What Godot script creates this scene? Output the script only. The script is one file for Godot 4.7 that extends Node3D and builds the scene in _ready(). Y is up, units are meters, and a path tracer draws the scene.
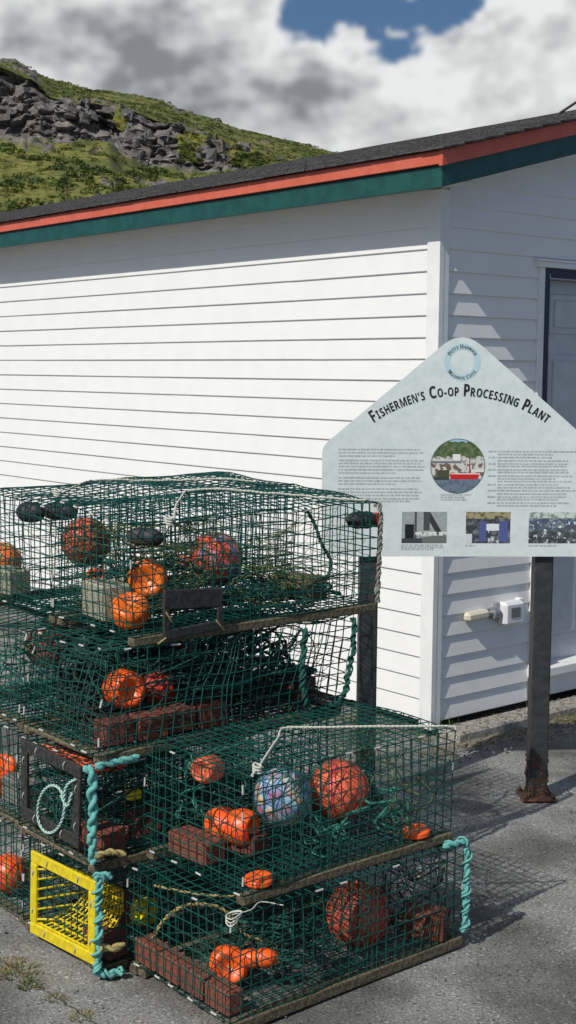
extends Node3D
# Lobster traps stacked beside a white clapboard building with an information sign, sunny day.
# World: building corner at the origin, eave wall on z = 0 running to -x, gable wall on x = 0 running to -z.

const CAM_POS := Vector3(4.72304, 1.86848, 4.91696)
const CAM_YAW := 0.875114
const CAM_PITCH := 0.105505
const CAM_ROLL := 0.0077853
const FOCAL := 1335.898
var cam_r: Vector3
var cam_u: Vector3
var cam_f: Vector3
var M := {}
var taken := {}
var rng := RandomNumberGenerator.new()

# ---------------------------------------------------------------- mesh builder
class MB:
	var v := PackedVector3Array()
	var n := PackedVector3Array()
	var c := PackedColorArray()
	var uv := PackedVector2Array()
	var ix := PackedInt32Array()
	var col := Color(1, 1, 1)
	var use_col := false
	var off := Vector3.ZERO

	func vert(p: Vector3, nn: Vector3, t := Vector2.ZERO) -> void:
		v.append(p - off); n.append(nn); uv.append(t)
		if use_col: c.append(col)

	func quad(a: Vector3, b: Vector3, d: Vector3, e: Vector3) -> void:   # counter-clockwise seen from outside
		var nn := (b - a).cross(d - a)
		if nn.length_squared() < 1e-16: nn = (d - a).cross(e - a)
		nn = nn.normalized()
		var i := v.size()
		vert(a, nn, Vector2(0, 1)); vert(b, nn, Vector2(1, 1)); vert(d, nn, Vector2(1, 0)); vert(e, nn, Vector2(0, 0))
		ix.append_array(PackedInt32Array([i, i + 2, i + 1, i, i + 3, i + 2]))

	func tri(a: Vector3, b: Vector3, d: Vector3) -> void:
		var nn := (b - a).cross(d - a).normalized()
		var i := v.size()
		vert(a, nn); vert(b, nn); vert(d, nn)
		ix.append_array(PackedInt32Array([i, i + 2, i + 1]))

	func poly(p: Array) -> void:   # convex, counter-clockwise
		for k in range(1, p.size() - 1): tri(p[0], p[k], p[k + 1])

	func box(lo: Vector3, hi: Vector3) -> void:
		bbox((lo + hi) * 0.5, Basis(), hi - lo, 0.0)

	# bevelled box: centre, axes, full size, bevel
	func bbox(o: Vector3, B: Basis, size: Vector3, bev: float) -> void:
		var h := size * 0.5
		var ax := [B.x, B.y, B.z]
		var hs := [h.x, h.y, h.z]
		for a in 3:
			var b := (a + 1) % 3
			var d := (a + 2) % 3
			for s in [-1.0, 1.0]:
				var p: Vector3 = o + ax[a] * (s * hs[a])
				var U: Vector3 = ax[b] * (hs[b] - bev)
				var V: Vector3 = ax[d] * (hs[d] - bev)
				if s > 0: quad(p - U - V, p + U - V, p + U + V, p - U + V)
				else: quad(p - U - V, p - U + V, p + U + V, p + U - V)
		if bev <= 0.0: return
		for a in 3:       # edges parallel to axis a
			var b := (a + 1) % 3
			var d := (a + 2) % 3
			for s in [-1.0, 1.0]:
				for t in [-1.0, 1.0]:
					var L: Vector3 = ax[a] * (hs[a] - bev)
					var p: Vector3 = o + ax[b] * (s * hs[b]) + ax[d] * (t * (hs[d] - bev))
					var q: Vector3 = o + ax[b] * (s * (hs[b] - bev)) + ax[d] * (t * hs[d])
					eq(p, q, L, ax[b] * s + ax[d] * t)
		for s in [-1.0, 1.0]:
			for t in [-1.0, 1.0]:
				for w in [-1.0, 1.0]:
					var i1: Vector3 = ax[0] * (s * (hs[0] - bev))
					var i2: Vector3 = ax[1] * (t * (hs[1] - bev))
					var i3: Vector3 = ax[2] * (w * (hs[2] - bev))
					var p1: Vector3 = o + ax[0] * (s * hs[0]) + i2 + i3
					var p2: Vector3 = o + i1 + ax[1] * (t * hs[1]) + i3
					var p3: Vector3 = o + i1 + i2 + ax[2] * (w * hs[2])
					var out: Vector3 = ax[0] * s + ax[1] * t + ax[2] * w
					if (p2 - p1).cross(p3 - p1).dot(out) > 0: tri(p1, p2, p3)
					else: tri(p1, p3, p2)

	func eq(p: Vector3, q: Vector3, L: Vector3, out: Vector3) -> void:
		if ((p + L) - (p - L)).cross(q - p).dot(out) > 0: quad(p - L, p + L, q + L, q - L)
		else: quad(p + L, p - L, q - L, q + L)

	func tube(p: PackedVector3Array, r: float, sides: int, closed := false, r1 := -1.0) -> void:
		var m := p.size()
		if m < 2: return
		var base := v.size()
		var T := (p[1] - p[0]).normalized()
		var N := T.cross(Vector3.UP)
		if N.length_squared() < 1e-4: N = T.cross(Vector3.RIGHT)
		N = N.normalized()
		for i in m:
			var t: Vector3
			if closed: t = p[(i + 1) % m] - p[(i + m - 1) % m]
			else: t = p[mini(i + 1, m - 1)] - p[maxi(i - 1, 0)]
			if t.length_squared() > 1e-14: T = t.normalized()
			N = (N - T * N.dot(T)).normalized()
			var Bn := T.cross(N)
			var rr := r if r1 < 0.0 else lerpf(r, r1, float(i) / (m - 1))
			for j in sides:
				var a := TAU * j / sides
				var d := N * cos(a) + Bn * sin(a)
				vert(p[i] + d * rr, d)
		var rows := m if closed else m - 1
		for i in rows:
			var i1 := (i + 1) % m
			for j in sides:
				var j1 := (j + 1) % sides
				var a := base + i * sides + j
				var b := base + i * sides + j1
				var d := base + i1 * sides + j1
				var e := base + i1 * sides + j
				ix.append(a); ix.append(d); ix.append(b); ix.append(a); ix.append(e); ix.append(d)
		if not closed and sides > 4:
			for e in [0, m - 1]:
				var cc := v.size()
				var dirn := ((p[0] - p[1]) if e == 0 else (p[m - 1] - p[m - 2])).normalized()
				vert(p[e], dirn)
				for j in sides: vert(v[base + e * sides + j] + off, dirn)
				for j in sides:
					var j1 := (j + 1) % sides
					if e == 0: ix.append_array(PackedInt32Array([cc, cc + 1 + j, cc + 1 + j1]))
					else: ix.append_array(PackedInt32Array([cc, cc + 1 + j1, cc + 1 + j]))

	# profile (radius, height) revolved about the local y of X
	func lathe(prof: Array, X: Transform3D, sides: int, noise: FastNoiseLite = null, amp := 0.0) -> void:
		var base := v.size()
		var m := prof.size()
		for i in m:
			var pa: Vector2 = prof[maxi(i - 1, 0)]
			var pb: Vector2 = prof[mini(i + 1, m - 1)]
			var tn := (pb - pa).normalized()
			for j in sides:
				var a := TAU * j / sides
				var q := Vector3(prof[i].x * cos(a), prof[i].y, prof[i].x * sin(a))
				var nn := Vector3(tn.y * cos(a), -tn.x, tn.y * sin(a))
				if noise: q += nn * noise.get_noise_3dv(q) * amp
				vert(X * q, (X.basis * nn).normalized(), Vector2(float(j) / sides, float(i) / m))
		for i in m - 1:
			for j in sides:
				var j1 := (j + 1) % sides
				var a := base + i * sides + j
				var b := base + i * sides + j1
				var d := base + (i + 1) * sides + j1
				var e := base + (i + 1) * sides + j
				ix.append(a); ix.append(d); ix.append(e); ix.append(a); ix.append(b); ix.append(d)

	func mesh(mat: Material) -> ArrayMesh:
		var A := []
		A.resize(Mesh.ARRAY_MAX)
		A[Mesh.ARRAY_VERTEX] = v; A[Mesh.ARRAY_NORMAL] = n; A[Mesh.ARRAY_TEX_UV] = uv; A[Mesh.ARRAY_INDEX] = ix
		if use_col: A[Mesh.ARRAY_COLOR] = c
		var am := ArrayMesh.new()
		am.add_surface_from_arrays(Mesh.PRIMITIVE_TRIANGLES, A)
		am.surface_set_material(0, mat)
		return am

func mb(o: Vector3 = Vector3.ZERO, colours := false) -> MB:
	var b := MB.new(); b.off = o; b.use_col = colours
	return b

# ---------------------------------------------------------------- nodes
func numbered(called: String) -> String:
	var k: int = taken.get(called, 0)
	taken[called] = k + 1
	return called if k == 0 else "%s_%03d" % [called, k]

func meta(o: Node, label: String, category: String, group := "", kind := "") -> Node:
	if label: o.set_meta("label", label)
	if category: o.set_meta("category", category)
	if group: o.set_meta("group", group)
	if kind: o.set_meta("kind", kind)
	return o

func thing(called: String, at: Vector3, label: String, category: String, group := "") -> Node3D:
	var o := Node3D.new()
	o.name = numbered(called); o.position = at
	add_child(o)
	meta(o, label, category, group)
	return o

func part(b: MB, called: String, mat: Material, parent: Node3D, kind := "") -> MeshInstance3D:
	var o := MeshInstance3D.new()
	o.name = called; o.mesh = b.mesh(mat)
	parent.add_child(o, true)
	if kind: o.set_meta("kind", kind)
	return o

func solo(b: MB, called: String, mat: Material, at: Vector3, label: String, category: String, group := "", kind := "") -> MeshInstance3D:
	var o := MeshInstance3D.new()
	o.name = numbered(called); o.mesh = b.mesh(mat); o.position = at
	add_child(o)
	meta(o, label, category, group, kind)
	return o

func struct(b: MB, called: String, mat: Material) -> MeshInstance3D:
	var o := MeshInstance3D.new()
	o.name = called; o.mesh = b.mesh(mat)
	add_child(o, true)
	o.set_meta("kind", "structure")
	return o

# ---------------------------------------------------------------- pixel to position
func ray(px: float, py: float) -> Vector3:
	return (cam_f + cam_r * ((px - 288.0) / FOCAL) - cam_u * ((py - 512.0) / FOCAL)).normalized()

func onp(px: float, py: float, nn: Vector3, d0: float) -> Vector3:
	var d := ray(px, py)
	return CAM_POS + d * ((d0 - nn.dot(CAM_POS)) / nn.dot(d))

func flr(px: float, py: float, y: float) -> Vector3: return onp(px, py, Vector3.UP, y)
func onx(px: float, py: float, x: float) -> Vector3: return onp(px, py, Vector3.RIGHT, x)
func onz(px: float, py: float, z: float) -> Vector3: return onp(px, py, Vector3.BACK, z)

# ---------------------------------------------------------------- materials
func lin(r: float, g: float, b: float) -> Color: return Color(r, g, b).linear_to_srgb()

func noise(freq: float, sd: int, oct := 4, type := FastNoiseLite.TYPE_SIMPLEX_SMOOTH) -> FastNoiseLite:
	var f := FastNoiseLite.new()
	f.noise_type = type; f.frequency = freq; f.seed = sd; f.fractal_octaves = oct
	f.fractal_type = FastNoiseLite.FRACTAL_FBM if oct > 1 else FastNoiseLite.FRACTAL_NONE
	return f

func ntex(freq: float, sd: int, ramp: Array, size := 512, oct := 5, type := FastNoiseLite.TYPE_SIMPLEX_SMOOTH) -> NoiseTexture2D:
	var t := NoiseTexture2D.new()
	t.width = size; t.height = size; t.seamless = true; t.noise = noise(freq, sd, oct, type)
	if ramp:
		var g := Gradient.new()
		g.offsets = PackedFloat32Array(ramp.map(func(e): return e[0]))
		g.colors = PackedColorArray(ramp.map(func(e): return e[1]))
		t.color_ramp = g
	return t

# a base colour (linear) with blotches between two tones and a fine relief
func stuffed(a: Color, b: Color, scale: float, rough: float, sd: int, freq := 0.012, relief := 0.0, lo := 0.35, hi := 0.65) -> StandardMaterial3D:
	var m := StandardMaterial3D.new()
	m.albedo_texture = ntex(freq, sd, [[0.0, a.linear_to_srgb()], [lo, a.linear_to_srgb()], [hi, b.linear_to_srgb()], [1.0, b.linear_to_srgb()]])
	m.uv1_triplanar = true; m.uv1_scale = Vector3.ONE * scale
	m.roughness = rough
	if relief > 0.0:
		m.heightmap_enabled = true; m.heightmap_texture = ntex(freq * 3.0, sd + 7, []); m.heightmap_scale = relief
	return m

func plain(r: float, g: float, b: float, rough := 0.6, metal := 0.0) -> StandardMaterial3D:
	var m := StandardMaterial3D.new()
	m.albedo_color = lin(r, g, b); m.roughness = rough; m.metallic = metal
	return m

func make_materials() -> void:
	M.siding = stuffed(Color(.80, .80, .79), Color(.782, .782, .768), 0.7, .5, 3, .01, .05)
	M.trim = stuffed(Color(.80, .80, .79), Color(.76, .765, .755), 0.9, .45, 5, .012, .03)
	M.soffit = stuffed(Color(.70, .69, .65), Color(.62, .61, .57), 1.2, .7, 6, .012, .03)
	M.green_paint = stuffed(Color(.006, .060, .052), Color(.009, .078, .066), 1.1, .5, 8, .014, .06)
	M.orange_paint = stuffed(Color(.54, .11, .062), Color(.59, .13, .077), 1.0, .55, 9, .014, .06)
	M.shingle = stuffed(Color(.030, .030, .033), Color(.058, .058, .061), 2.6, .95, 11, .02, .1)
	M.shingle_b = stuffed(Color(.042, .042, .046), Color(.076, .076, .079), 2.2, .95, 12, .02, .1)
	M.door = stuffed(Color(.52, .55, .58), Color(.47, .50, .53), 1.0, .45, 13)
	M.navy = plain(.006, .009, .04, .4)
	M.black = plain(.006, .006, .006, .9)  # shade of the hollow under the building, put into the colour
	M.concrete = stuffed(Color(.34, .32, .28), Color(.22, .20, .175), 2.2, .95, 15, .02, .5)
	M.post = stuffed(Color(.024, .025, .027), Color(.04, .04, .041), 2.0, .55, 17, .02, .08)
	M.rust = stuffed(Color(.14, .06, .033), Color(.055, .032, .024), 9.0, .95, 18, .02, .3)
	M.cream = plain(.62, .58, .46, .5)
	M.white_plastic = plain(.72, .73, .74, .4)
	M.grey_plastic = plain(.16, .17, .18, .4)
	M.galvanised = plain(.33, .35, .37, .45, .6)
	M.wire = wire(Color(.004, .054, .042), Color(.009, .088, .069), 21)
	M.clip = plain(.44, .45, .42, .5)
	M.runner = stuffed(Color(.17, .145, .088), Color(.085, .07, .043), 5.0, .95, 25, .02, .4)
	M.teal_rope = stuffed(Color(.17, .46, .42), Color(.09, .33, .30), 14.0, .9, 27, .03)
	M.green_rope = stuffed(Color(.010, .10, .077), Color(.014, .065, .052), 14.0, .9, 28, .03)
	M.dark_rope = stuffed(Color(.012, .03, .026), Color(.02, .05, .042), 14.0, .9, 29, .03)
	M.white_rope = stuffed(Color(.62, .63, .56), Color(.42, .44, .36), 14.0, .9, 30, .03)
	M.tan_rope = stuffed(Color(.40, .33, .14), Color(.25, .20, .08), 14.0, .9, 31, .03)
	M.grey_rope = stuffed(Color(.30, .29, .25), Color(.10, .10, .09), 14.0, .9, 32, .03)
	M.pale_rope = stuffed(Color(.42, .58, .52), Color(.28, .44, .40), 14.0, .9, 33, .03)
	M.net = stuffed(Color(.012, .06, .046), Color(.02, .09, .07), 10.0, .85, 234, .03)
	M.twine = stuffed(Color(.016, .13, .10), Color(.05, .21, .16), 10.0, .85, 34, .03)
	M.twine_olive = stuffed(Color(.16, .20, .07), Color(.08, .12, .05), 10.0, .85, 35, .03)
	M.twine_dark = stuffed(Color(.025, .03, .022), Color(.05, .045, .03), 10.0, .85, 36, .03)
	M.orange = buoy_mat(Color(.88, .125, .016), Color(.80, .10, .013), 41, .36)
	M.amber = buoy_mat(Color(.86, .19, .012), Color(.80, .13, .01), 42, .36)
	M.red = buoy_mat(Color(.62, .045, .02), Color(.48, .035, .018), 43, .5)
	M.salmon = buoy_mat(Color(.72, .15, .065), Color(.60, .10, .045), 44, .55)
	M.maroon = buoy_mat(Color(.34, .045, .026), Color(.36, .11, .075), 45, .6)
	M.red_blue = patchy([Color(.76, .11, .04), Color(.66, .085, .035), Color(.13, .17, .40), Color(.28, .34, .55)], [.0, .53, .6, 1.0], 46)
	M.blue_mix = patchy([Color(.42, .06, .16), Color(.12, .14, .34), Color(.12, .36, .62), Color(.60, .62, .56), Color(.62, .30, .10)], [.22, .38, .50, .62, .74], 47)
	M.black_float = stuffed(Color(.014, .015, .019), Color(.03, .031, .034), 6.0, .62, 249, .02, .1)
	M.yellow = stuffed(Color(.72, .58, .012), Color(.62, .47, .01), 4.0, .45, 48, .014, .05)
	M.black_plastic = stuffed(Color(.018, .018, .017), Color(.04, .038, .035), 6.0, .55, 49, .014, .06)
	M.brick = stuffed(Color(.25, .075, .045), Color(.16, .05, .032), 5.0, .95, 51, .025, .4)
	M.brick_b = stuffed(Color(.20, .07, .05), Color(.11, .042, .03), 5.0, .95, 52, .025, .4)
	M.brick_grey = stuffed(Color(.40, .40, .31), Color(.28, .28, .21), 5.0, .95, 53, .025, .5)
	M.brick_khaki = stuffed(Color(.20, .18, .09), Color(.11, .10, .05), 5.0, .95, 54, .025, .5)
	M.stone = stuffed(Color(.30, .29, .27), Color(.18, .175, .165), 6.0, .95, 55, .03, .4)
	M.blade_green = leaf(Color(.10, .16, .035), Color(.07, .11, .02))
	M.blade_dry = leaf(Color(.36, .27, .12), Color(.2, .15, .07))

func wire(a: Color, b: Color, sd: int) -> StandardMaterial3D:
	var m := stuffed(a, b, 3.0, .36, sd, .02)
	return m

func buoy_mat(a: Color, b: Color, sd: int, rough: float) -> StandardMaterial3D:
	var m := stuffed(a, b, 5.0, rough, sd, .014, .08)
	return m

func patchy(cols: Array, offs: Array, sd: int) -> StandardMaterial3D:
	var m := StandardMaterial3D.new()
	var ramp := []
	for i in cols.size(): ramp.append([offs[i], cols[i].linear_to_srgb()])
	m.albedo_texture = ntex(.01, sd, ramp, 512, 4)
	m.uv1_triplanar = true; m.uv1_scale = Vector3.ONE * 2.4
	m.roughness = .5
	m.heightmap_enabled = true; m.heightmap_texture = ntex(.04, sd + 3, []); m.heightmap_scale = .1
	return m

func leaf(a: Color, back: Color) -> StandardMaterial3D:
	var m := stuffed(a, a * 0.7, 8.0, .7, 61)
	m.backlight_enabled = true; m.backlight = back.linear_to_srgb()
	return m

# ---------------------------------------------------------------- sky
func make_sky() -> PanoramaSkyMaterial:
	var w := 2048
	var h := 1024
	var n1 := noise(2.6, 77, 6)
	n1.fractal_gain = .58
	var n2 := noise(1.5, 991, 3)
	var n3 := noise(9.0, 412, 4)
	var n5 := noise(24.0, 64, 5)
	n5.fractal_gain = .6
	var gaps := [[ray(400, 6), .036, .55], [ray(330, 16), .032, .52], [ray(460, 4), .032, .50], [ray(234, 104), .012, .20], [ray(444, 127), .014, .24], [ray(285, 32), .014, .3], [ray(395, -70), .07, .4]]
	var fill := [[ray(560, 20), .05, .3], [ray(40, 20), .10, .2], [ray(420, 80), .05, .35], [ray(330, 75), .04, .25], [ray(550, 75), .07, .42], [ray(480, 50), .04, .2]]
	var dark := [[ray(225, 70), .045, .13], [ray(320, 122), .035, .13], [ray(130, 72), .05, .07], [ray(440, 100), .03, .10], [ray(190, 45), .04, .05], [ray(480, 120), .03, .12], [ray(395, 110), .02, .08]]
	var bright := [[ray(222, 16), .022, .16], [ray(420, 55), .045, .30], [ray(510, 60), .05, .26], [ray(262, 106), .020, .26], [ray(560, 50), .04, .14], [ray(350, 78), .025, .16], [ray(540, 95), .02, .1]]
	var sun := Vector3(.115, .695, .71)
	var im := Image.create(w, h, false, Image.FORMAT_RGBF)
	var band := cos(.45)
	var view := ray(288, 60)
	for y in h:
		var el := (0.5 - (y + 0.5) / h) * PI
		var cy := cos(el)
		var sy := sin(el)
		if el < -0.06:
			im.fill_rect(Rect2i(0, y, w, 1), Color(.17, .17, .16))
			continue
		for x in w:
			var az := (x + 0.5) / w * TAU
			var d := Vector3(sin(az) * cy, sy, -cos(az) * cy)
			var q := Vector3(d.x, d.y * 1.7, d.z)
			var n0 := n1.get_noise_3dv(q)
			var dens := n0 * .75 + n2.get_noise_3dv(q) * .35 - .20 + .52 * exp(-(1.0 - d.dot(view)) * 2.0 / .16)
			var lit := clampf((n0 - n1.get_noise_3dv(q + (sun + Vector3(.5, .3, 0)) * .03)) * 1.5, -.22, .30)
			var tone := .52 + n2.get_noise_3dv(q * 1.9 + Vector3(5, 3, 1)) * .20 + n3.get_noise_3dv(q) * .10 + n3.get_noise_3dv(q * 2.7) * .07
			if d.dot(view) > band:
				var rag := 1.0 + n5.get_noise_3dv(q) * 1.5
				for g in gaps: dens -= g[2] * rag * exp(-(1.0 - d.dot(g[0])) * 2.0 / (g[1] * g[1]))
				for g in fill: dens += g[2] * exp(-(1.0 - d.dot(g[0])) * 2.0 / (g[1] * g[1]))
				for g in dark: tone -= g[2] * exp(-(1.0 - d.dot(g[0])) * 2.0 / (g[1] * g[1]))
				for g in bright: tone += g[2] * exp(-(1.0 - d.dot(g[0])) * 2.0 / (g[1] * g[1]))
			var fine := n5.get_noise_3dv(q)
			dens += n3.get_noise_3dv(q * 1.7) * .14 + fine * .16
			tone += (fine - n5.get_noise_3dv(q + sun * .010)) * .20 + fine * .03
			var a := smoothstep(-.06, .15, dens)
			var k := clampf(tone + lit + (1.0 - smoothstep(.02, .4, dens)) * .20, .25, .84)
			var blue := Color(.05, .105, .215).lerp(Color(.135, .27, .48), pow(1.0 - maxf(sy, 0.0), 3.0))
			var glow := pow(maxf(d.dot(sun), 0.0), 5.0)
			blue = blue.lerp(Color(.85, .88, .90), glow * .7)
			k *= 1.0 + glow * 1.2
			var cool := clampf((.62 - k) * 1.6, 0, 1)
			var cl := Color(k * lerpf(.985, .90, cool), k * lerpf(.995, .985, cool), k * lerpf(1.0, 1.11, cool))
			im.set_pixel(x, y, blue.lerp(cl, a))
	var t := PanoramaSkyMaterial.new()
	t.panorama = ImageTexture.create_from_image(im)
	return t

# ---------------------------------------------------------------- building
const BOARD := 0.11
const YB := 0.06

# one clapboard: lower edge proud of the wall, seen from outside; along runs a -> b at the foot, a1 -> b1 at the head
func clap(b: MB, a: Vector3, e: Vector3, a1: Vector3, e1: Vector3, out: Vector3, proud: float) -> void:
	var lip := out * proud
	var top := out * .002
	var drop := Vector3(0, .004, 0)
	b.quad(a + lip + drop, e + lip + drop, e1 + top, a1 + top)
	b.quad(a + lip * .75, e + lip * .75, e + lip + drop, a + lip + drop)
	b.quad(a, e, e + lip * .75, a + lip * .75)
	b.quad(a, a + lip * .75, a + lip + drop, a1 + top)
	b.quad(e + lip + drop, e + lip * .75, e, e1 + top)

func building() -> void:
	var O := Vector3(0, 0, 0)
	var t := thing("clapboard_building", O, "white clapboard building with green and orange roof trim", "building")
	var r := RandomNumberGenerator.new(); r.seed = 5
	var X1 := -11.0
	var Z1 := -5.2
	# sheathing behind the boards
	var b := mb()
	b.box(Vector3(X1, YB + .05, -.14), Vector3(-.006, 2.815, -.006))
	part(b, "wall", M.trim, t)
	b = mb()
	b.box(Vector3(-.14, YB + .05, -.8), Vector3(-.006, 2.93, -.14))
	b.box(Vector3(-.14, 2.41, -1.8), Vector3(-.006, 2.95, -.8))
	b.box(Vector3(-.14, YB + .05, Z1), Vector3(-.006, 2.95, -1.8))
	b.poly([Vector3(-.006, 2.95, -.8), Vector3(-.006, 2.95, Z1), Vector3(-.006, 3.5, -2.5)])
	b.box(Vector3(-.14, 2.95, -4.2), Vector3(-.008, 3.3, -1.8))
	part(b, "wall", M.trim, t)
	b = mb()
	b.box(Vector3(X1, 0, -.5), Vector3(-.35, .2, -.42)); b.box(Vector3(-.45, 0, Z1), Vector3(-.35, .2, -.5))
	part(b, "shade_foundation", M.black, t)  # unseen wall coloured near black so the gap under the siding reads shaded
	b = mb()
	b.box(Vector3(X1, .14, Z1), Vector3(-.15, .2, -.15))
	part(b, "floor_deck", M.black, t)
	# eave wall boards
	for k in 25:
		var y0 := YB + k * BOARD
		var y1 := y0 + BOARD + .012
		var xs := [-.058]
		var x := -.058 - r.randf_range(.8, 3.5)
		while x > X1:
			xs.append(x); x -= r.randf_range(2.6, 3.66)
		xs.append(X1)
		for i in xs.size() - 1:
			b = mb()
			var o := Vector3(0, 0, .0007 * (i % 2) + r.randf_range(0, .0008))
			var w := r.randf_range(-.0012, .0012)
			clap(b, Vector3(xs[i + 1], y0 + w, 0) + o, Vector3(xs[i], y0 - w, 0) + o, Vector3(xs[i + 1], y1, 0) + o, Vector3(xs[i], y1, 0) + o, Vector3.BACK, .0125)
			part(b, "siding_board", M.siding, t)
	# gable wall boards
	for k in 34:
		var y0 := YB + k * BOARD
		var y1 := y0 + BOARD + .012
		var za := -.058
		var zb := -.058
		var cut := 2.765
		if y0 > cut - .05: za = minf(za, .25 - (y0 - cut) / .26)
		if y1 > cut - .05: zb = minf(zb, .25 - (y1 - cut) / .26)
		var spans := []
		if y1 < 2.435: spans = [[za, -.75], [-1.85, Z1]]
		else: spans = [[za, -2.5 if y0 > 2.9 else Z1]]
		for s in spans:
			if s[0] - s[1] < .1: continue
			b = mb()
			var w := r.randf_range(-.0012, .0012)
			clap(b, Vector3(0, y0 + w, s[0]), Vector3(0, y0 - w, s[1]), Vector3(0, y1, zb if s[0] == za else s[0]), Vector3(0, y1, s[1]), Vector3.RIGHT, .0150)
			part(b, "siding_board", M.siding, t)
	# corner boards
	b = mb()
	b.bbox(Vector3(-.021, 1.395, .005), Basis(), Vector3(.088, 2.75, .034), .002)
	b.bbox(Vector3(.005, 1.395, -.0305), Basis(), Vector3(.0335, 2.7499, .037), .001)
	part(b, "corner_trim", M.trim, t)
	# fascia, orange trim, soffit along the eave
	var o := .25
	b = mb(); b.bbox(Vector3((X1 + o - .0245) / 2, 2.785, o - .012), Basis(), Vector3(o - .0245 - X1, .10, .024), .002)
	var f := part(b, "eave_fascia", M.green_paint, t)
	f.set_meta("label", "dark green painted fascia board under the eave")
	b = mb()
	var xx := o - .006
	while xx > X1:
		var x2 := maxf(xx - 3.4, X1)
		b.bbox(Vector3((xx + x2) / 2, 2.873, o + .006), Basis(), Vector3(xx - x2 - .002, .066, .024), .002)
		xx = x2
	f = part(b, "eave_trim", M.orange_paint, t)
	f.set_meta("label", "orange painted trim board below the shingles")
	b = mb(); b.box(Vector3(X1, 2.775, -.01), Vector3(o - .026, 2.788, o - .026))
	part(b, "soffit", M.soffit, t)
	# rake along the gable
	var sl := .26
	var R := func(x: float, y: float, z: float) -> Vector3: return Vector3(x, y + sl * (o - z), z)
	var zr := -2.5
	for q in [["rake_fascia", M.green_paint, 2.735, 2.835, o - .024, o, "dark green painted board along the gable edge"], ["rake_trim", M.orange_paint, 2.836, 2.914, o - .006, o + .018, "dull red painted trim board along the gable edge"]]:
		b = mb()
		var ya: float = q[2]
		var yb: float = q[3]
		var xa: float = q[4]
		var xb: float = q[5]
		var z0: float = o + (.002 if q[0] == "rake_fascia" else .020)
		for side in [1]:
			var A: Vector3 = R.call(xb, ya, z0); var Bv: Vector3 = R.call(xb, ya, zr); var C: Vector3 = R.call(xb, yb, zr); var D: Vector3 = R.call(xb, yb, z0)
			var E: Vector3 = R.call(xa, ya, z0); var F: Vector3 = R.call(xa, ya, zr); var G: Vector3 = R.call(xa, yb, zr); var H: Vector3 = R.call(xa, yb, z0)
			b.quad(A, Bv, C, D); b.quad(E, H, G, F); b.quad(E, F, Bv, A); b.quad(D, C, G, H); b.quad(E, A, D, H)
		f = part(b, q[0], q[1], t)
		f.set_meta("label", q[6])
	b = mb()
	b.quad(R.call(-.01, 2.765, o - .03), R.call(-.01, 2.765, zr), R.call(o - .024, 2.765, zr), R.call(o - .024, 2.765, o - .03))
	b.quad(R.call(-.01, 2.775, o - .03), R.call(o - .024, 2.775, o - .03), R.call(o - .024, 2.775, zr), R.call(-.01, 2.775, zr))
	part(b, "soffit", M.soffit, t)
	# roof deck and shingle courses
	var roof_m := mb()
	var e0 := o + .03
	var yr := func(z: float, lift: float) -> float: return 2.905 + sl * (e0 - z) + lift
	roof_m.quad(Vector3(X1, yr.call(e0, 0), e0), Vector3(o + .03, yr.call(e0, 0), e0), Vector3(o + .03, yr.call(zr, 0), zr), Vector3(X1, yr.call(zr, 0), zr))
	roof_m.quad(Vector3(X1, yr.call(e0, -.006), e0), Vector3(X1, yr.call(zr, -.006), zr), Vector3(o + .03, yr.call(zr, -.006), zr), Vector3(o + .03, yr.call(e0, -.006), e0))
	roof_m.quad(Vector3(X1, yr.call(zr, 0), zr), Vector3(o + .03, yr.call(zr, 0), zr), Vector3(o + .03, 2.905, 2 * zr - e0), Vector3(X1, 2.905, 2 * zr - e0))
	var roof := part(roof_m, "roof", M.shingle, t)
	var sa := mb()
	var sb := mb()
	var course := 0
	var z := e0 + .012
	while z > zr + .05:
		var x := o + .045 - (course % 2) * .16
		var first := true
		while x > X1:
			var wd := .165 + r.randf_range(-.004, .004)
			var x0 := x if not first else o + .045
			first = false
			var x2 := x - wd + .004
			var lift := .011 + r.randf_range(0, .002)
			var zz := z + r.randf_range(-.002, .002)
			var ze := z - .15
			var bb := sa if r.randf() < .6 else sb
			var ya: float = yr.call(zz, lift)
			var yb: float = yr.call(ze, .004)
			bb.quad(Vector3(x2, ya, zz), Vector3(x0, ya, zz), Vector3(x0, yb, ze), Vector3(x2, yb, ze))
			bb.quad(Vector3(x2, ya - .008, zz), Vector3(x0, ya - .008, zz), Vector3(x0, ya, zz), Vector3(x2, ya, zz))
			if x > o - .2: bb.quad(Vector3(x0, ya - .008, zz), Vector3(x0, yb - .008, ze), Vector3(x0, yb, ze), Vector3(x0, ya, zz))
			x -= wd
		z -= .14
		course += 1
	part(sa, "shingles", M.shingle, roof, "stuff")
	part(sb, "shingles", M.shingle_b, roof, "stuff")
	# door in the gable wall
	b = mb()
	b.bbox(Vector3(.012, 1.31, -.771), Basis(), Vector3(.03, 2.24, .040), .002)
	b.bbox(Vector3(.012, 1.31, -1.86), Basis(), Vector3(.03, 2.24, .040), .002)
	b.bbox(Vector3(.016, 2.445, -1.315), Basis(), Vector3(.045, .03, 1.19), .002)
	b.bbox(Vector3(.022, 2.466, -1.315), Basis(), Vector3(.05, .012, 1.20), .002)
	part(b, "door_casing", M.trim, t)
	b = mb()
	b.bbox(Vector3(-.035, 1.31, -.82), Basis(), Vector3(.10, 2.239, .056), .002)
	b.bbox(Vector3(-.035, 1.31, -1.81), Basis(), Vector3(.10, 2.239, .056), .002)
	b.bbox(Vector3(-.035, 2.4, -1.315), Basis(), Vector3(.0995, .058, .93), .002)
	part(b, "door_frame", M.navy, t)
	var dm := mb()
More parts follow.
